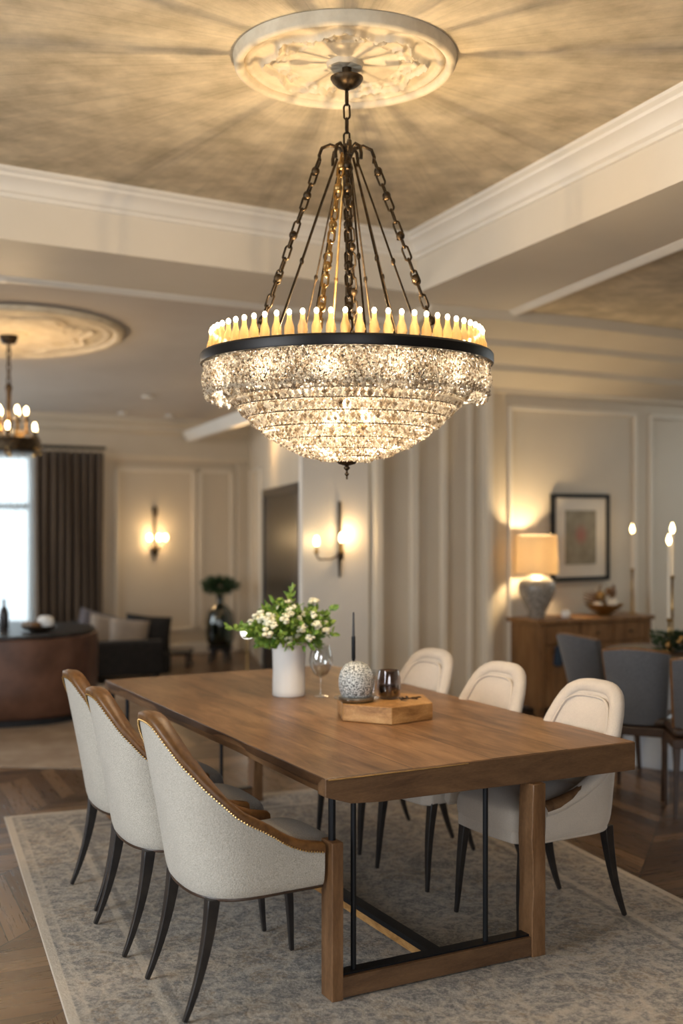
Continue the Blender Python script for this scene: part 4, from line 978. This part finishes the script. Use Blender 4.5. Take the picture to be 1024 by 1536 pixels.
# wall clearance
sbd = thing('sideboard', 'carved brown wooden sideboard below the framed picture', 'sideboard', (SA.x, SA.y, 0), SAng)
MB().box((SW/2,SD/2,.405), (SW,SD,.69)).obj('body', M['cab'], sbd, bevel=.004)
for x in (.04, SW-.04):
    for y in (.04, SD-.04): MB().box((x,y,.03), (.06,.06,.06)).obj('leg', M['cab'], sbd)
MB().box((SW/2,SD/2-.005,.772), (SW+.06,SD+.05,.036)).obj('top', M['cab'], sbd, bevel=.006)
for x in (.03, SW-.03): MB().box((x,-.008,.405), (.055,.02,.69)).obj('corner_post', M['cab'], sbd, bevel=.003)
for i in range(3):
    x = .06+(SW-.12)/3*(i+.5); w_ = (SW-.12)/3-.02
    d_ = MB().box((x,-.006,.665), (w_,.018,.15)); d_ = d_.obj('drawer', M['cab'], sbd, bevel=.004); MB().ball((x,-.028,.665), .013, 10, 8).obj('knob', M['bronze'], d_, smooth=60)
    dm = MB().box((x,-.006,.325), (w_,.018,.49)); dm.box((x,-.016,.325), (w_-.1,.012,.37)); d2 = dm.obj('door', M['cab'], sbd, bevel=.004)
    MB().lathe([(.004,0),(.016,.0),(.016,.006),(.004,.006)], (x+w_/2-.04,-.024,.36), 12).obj('handle', M['bronze'], d2)
q = Vector((.20, -.03)); tsl = thing('tassel', 'dark blue tassel hanging on the front of the sideboard', 'tassel', (*(SA+sdx*.17+sdy*-.03), .42), SAng)
MB().tube([(0,0,.24),(0,-.006,.16)], .003, 6).obj('cord', M['leafd'], tsl)
MB().lathe([(0,.16),(.02,.155),(.028,.13),(.022,.11),(.034,.09),(.04,.0),(.02,-.01),(0,-.01)], (0,-.01,0), 16).obj('skirt', mat('navy_thread', (.012,.03,.06), .8), tsl, smooth=60)
def S(u_, v_, z=SH+.001): p_ = SA+sdx*u_+sdy*v_; return Vector((p_.x, p_.y, z))
# lamp
def uforpx(px, v_):
    a_ = SA+sdy*v_; p_ = on(px, a_, sdx); return (p_-a_).dot(sdx)
lu = uforpx(805, .2); lp = S(lu, .2)
tl = thing('table_lamp', 'table lamp with a glowing cream shade and grey ceramic base on the sideboard', 'lamp', lp)
pr = [(0,0),(.062,0),(.066,.012),(.075,.05),(.115,.13),(.150,.20),(.160,.255),(.150,.305),(.11,.34),(.05,.36),(.03,.37),(0,.37)]
MB().lathe(pr, n=40).obj('lamp_base', M['lampb'], tl, smooth=50)
MB().lathe([(0,.365),(.012,.365),(.012,.55),(0,.55)], n=12).obj('pole', M['gold'], tl)
sd_ = MB().lathe([(.180,.375),(.168,.70),(.165,.70),(.177,.375),(.180,.375)], n=48)
sd_.f = [f for f in sd_.f if len(f) == 4]; sd_.obj('lamp_shade', M['shade'], tl, smooth=50, label='cream linen shade, lit from inside')
MB().ball((0,0,.50), .03, 12, 8, (1,1,1.3)).obj('bulb', M['bulb'], tl, smooth=80)
lamp('table_lamp_light', 'POINT', (lp.x, lp.y, lp.z+.53), 46, (1,.74,.42), .045)
# ornaments on the sideboard
bu = uforpx(906, .2); bp = S(bu, .2)
bw = MB().lathe([(0,0),(.05,0),(.06,.012),(.13,.05),(.17,.095),(.163,.095),(.12,.058),(.05,.022),(0,.02)], n=32).obj('bowl', M['gold'], smooth=50, loc=bp); tag(bw, 'brass-brown footed bowl of ornaments on the sideboard', 'bowl')
for i, (dx, dz, r_, mt, lb) in enumerate(((-.055,.075,.05,'wax','cream ball low at the left in the sideboard bowl'),(.07,.10,.05,'wax','cream ball at the right in the sideboard bowl'),(-.03,.165,.045,'gold','golden ball on the left top of the bowl ornaments'),(.05,.20,.04,'leather','small brown ball on the right top of the bowl ornaments'))):
    o_ = MB().ball((0,0,0), r_, 14, 10, (1,1,.9)).obj('decorative_ball', M[mt], smooth=70, loc=bp+Vector((dx,0,dz))); tag(o_, lb, 'ornament', 'balls in the sideboard bowl')
tw = MB()
for i in range(7): a = R.uniform(2.2, 3.8); tw.tube([(0,0,.06),(.09*math.cos(a)+.0,.03*math.sin(a),.11+.01*i),(.17*math.cos(a),.05,.12+.015*i)], [.012,.01,.005], 6)
tw.tube([(.02,0,.08),(-.05,0,.2),(-.03,0,.26)], [.014,.012,.008], 6); tw.tube([(.03,0,.08),(.09,0,.19),(.08,0,.26)], [.014,.018,.012], 6)
o_ = tw.obj('dried_branch', M['leather'], smooth=60, loc=bp); tag(o_, 'dried brown branches sticking out of the bowl on the sideboard', 'branch')
q = S(uforpx(848, .12), .12); o_ = MB().lathe([(0,0),(.03,0),(.04,.015),(.042,.04),(.03,.06),(.02,.065),(0,.066)], n=20).obj('tealight_holder', M['ceram'], smooth=50, loc=q); tag(o_, 'tiny white tealight holder between lamp and bowl on the sideboard', 'candle holder')
def candlestick(loc, hrod, hc, label, rr=.008, flame=True):
    t = thing('candlestick', label, 'candlestick', loc, 0, 'tall brass candlesticks with lit candles')
    MB().lathe([(0,0),(.05,0),(.05,.006),(.015,.016),(rr,.03),(rr,hrod*.5),(rr*1.7,hrod*.5+.01),(rr,hrod*.5+.03),(rr,hrod-.03),(.016,hrod-.02),(.017,hrod),(0,hrod)], n=16).obj('stick', M['gold'], t, smooth=45)
    cnd = MB().lathe([(0,hrod-.01),(.0115,hrod-.01),(.009,hrod+hc),(0,hrod+hc)], n=12).obj('candle', M['wax'], t, smooth=45)
    MB().lathe([(0,hrod+hc+.004),(.012,hrod+hc+.018),(.0165,hrod+hc+.034),(.012,hrod+hc+.056),(.004,hrod+hc+.076),(0,hrod+hc+.082)], n=12).obj('flame', M['flame'], cnd, smooth=70)
    lamp('candle_light', 'POINT', (loc[0], loc[1], loc[2]+hrod+hc+.05), .9, WARM, .03)
c1 = S(uforpx(948, .15), .15); zf = EYE-(797-HZ)/F*c1.y
candlestick(c1, (zf-c1.z)*.55, (zf-c1.z)*.45-.02, 'tall lit candle in a thin candlestick on the sideboard\'s right end')
# framed picture
pl0 = on(824, Bm, BD); pr0 = on(910, Bm, BD); pc = (pl0+pr0)/2; D = pc.y; zc_ = EYE-(806-HZ)/F*D; ph = 130/F*D; pw = (pr0-pl0).length
pic = thing('framed_picture', 'black framed picture with ivory mount on the wall above the sideboard', 'picture', (pc.x+n2.x*.022, pc.y+n2.y*.022, zc_), math.atan2(BD.y, BD.x))
fb = MB(); f_ = .036
fb.box((0,0,ph/2-f_/2), (pw,.035,f_)); fb.box((0,0,-ph/2+f_/2), (pw,.035,f_)); fb.box((-pw/2+f_/2,0,0), (f_,.035,ph-2*f_)); fb.box((pw/2-f_/2,0,0), (f_,.035,ph-2*f_)); fb.obj('frame', M['iron'], pic)
MB().box((0,.004,0), (pw-2*f_,.012,ph-2*f_)).obj('mount', M['paper'], pic)
am = mat('faded_flower_print', (.3,.27,.2), .8); v = coords(am); nz_ = noise(am, v, 7, 4); base = ramp(am, nz_, [(.35, (.23,.20,.145)), (.65, (.34,.305,.225))])
sp_ = N(am, 'ShaderNodeTexGradient'); sp_.gradient_type = 'SPHERICAL'; mp = N(am, 'ShaderNodeMapping'); tcn = N(am, 'ShaderNodeTexCoord'); L(am, tcn.outputs['Object'], mp.inputs[0]); mp.inputs['Scale'].default_value = (11,11,9); mp.inputs['Location'].default_value = (0,0,-.2); L(am, mp.outputs[0], sp_.inputs[0])
L(am, mix(am, mth(am, 'MULTIPLY', sp_.outputs['Fac'], 1.3), base, (.36,.16,.13)), bsdf(am).inputs['Base Color'])
MB().box((0,-.004,0), (pw*.53,.006,ph*.62)).obj('print', am, pic)

# second table, candles, flowers
c2 = Vector((2.22, 7.68)); t2 = thing('round_table', 'round dark-topped table on a pale pedestal behind the slate chairs', 'table', (c2.x, c2.y, 0))
MB().lathe([(0,.705),(.40,.705),(.43,.715),(.43,.735),(.42,.742),(0,.742)], n=56).obj('tabletop', M['dkwood'], t2, smooth=35)
MB().lathe([(0,0),(.34,0),(.34,.03),(.33,.05),(.31,.3),(.31,.66),(.33,.705),(0,.705)], n=48).obj('pedestal', M['pale'], t2, smooth=35)
a_ = P(1003, 0, 7.62); b_ = P(1008, 0, 7.85)
zf = EYE-(812-HZ)/F*7.62; candlestick((a_.x, a_.y, .743), (zf-.743)*.30, (zf-.743)*.70-.03, 'tall lit candle on the round table, the lower flame of two')
zf = EYE-(797-HZ)/F*7.85; candlestick((b_.x, b_.y, .743), (zf-.743)*.62, (zf-.743)*.38-.02, 'brass candlestick with the higher flame on the round table')
gq = P(1015, 0, 7.5); gm = MB(); fl = thing('flower_arrangement', 'low dark green arrangement with small orange blooms on the round table', 'flowers', (gq.x+.06, 7.62, .743))
for i in range(420):
    a = R.uniform(0, 2*PI); r_ = R.uniform(.0,.17); leafmesh(gm, Vector((r_*math.cos(a), r_*math.sin(a)*.6, R.uniform(.0,.12))), (math.cos(a), math.sin(a), R.uniform(0,1)), .05, .02)
gm.obj('foliage', M['leafd'], fl)
for i in range(7): MB().ball((R.uniform(-.16,.1), -.10, R.uniform(.03,.12)), .02, 8, 6).obj('blossom', M['gold'], fl, smooth=80)

def grey_chair():
    t = thing('dining_chair', 'x', 'chair')
    def fn(s_off):
        def f(u_, v_):
            a = (u_-.5)*2; w_ = .15+.04*v_**.8; z = .44+.44*v_*(1-.05*a*a) ; x = -.17-.09*v_+.085*abs(a)**2.2*(1-.25*v_)
            return (x+s_off, a*w_, z)
        return f
    mb = MB(); mb.grid(22, 10, fn(0)); mb.grid(22, 10, fn(.045)); n = 220
    mb.f = [tuple(reversed(f)) if max(f) >= n else f for f in mb.f]
    for i in range(21): mb.f.append((i, n+i, n+i+1, i+1)[::-1]); mb.f.append((198+i, 198+i+1, n+198+i+1, n+198+i)[::-1])
    for j in range(9): mb.f.append((j*22, (j+1)*22, n+(j+1)*22, n+j*22)[::-1]); mb.f.append((j*22+21, n+j*22+21, n+(j+1)*22+21, (j+1)*22+21)[::-1])
    o = mb.obj('backrest', M['grey'], t, smooth=60)
    rim = [fn(.022)(i/21, 1) for i in range(22)]; rim = [(x,y,z+.004) for x,y,z in rim]; side = [fn(.022)(1, 1-j/9) for j in range(1,10)]
    MB().tube(rim+side, .012, 6).obj('piping', M['leather'], o, smooth=60)
    MB().box((.04,0,.455), (.36,.34,.05)).obj('seat', M['dkwood'], t, bevel=.02, seg=3)
    MB().box((.0,0,.405), (.39,.37,.05)).obj('seat_frame', M['dkwood'], t, bevel=.004)
    for x, y in ((-.17,-.16),(-.17,.16),(.17,-.16),(.17,.16)):
        MB().tube([(x,y,.39),(x*1.15,y*1.08,.0)], [.024,.013], 4).obj('leg', M['dkwood'], t)
    return t
gp = grey_chair()
for i, (px, D, dirv, lb) in enumerate(((897, 7.45, (1,.55), 'leftmost slate-grey dining chair, turned side-on before the sideboard'),(962, 6.72, (.42,.9), 'middle slate-grey dining chair seen from behind at the round table'),(1050, 6.35, (.10,1), 'slate-grey dining chair cut by the right edge of the photo'))):
    t = gp if i == 0 else copy_tree(gp); q = P(px, 0, D); t.location = (q.x, q.y, 0); t.rotation_euler.z = math.atan2(dirv[1], dirv[0]); tag(t, lb, 'chair', 'slate chairs round the second table')
lamp('dining_fill_spot', 'SPOT', (2.3, 7.6, 3.1), 22, WARM, .08, look=(2.3, 7.8, 0), spot=2.0)  # added warm fill for the sideboard side, no fixture there
lamp('passage_fill', 'POINT', (-.9, 11.2, 2.4), 6, WARM, .15)  # added warm point fill in the passage, no fixture built for it
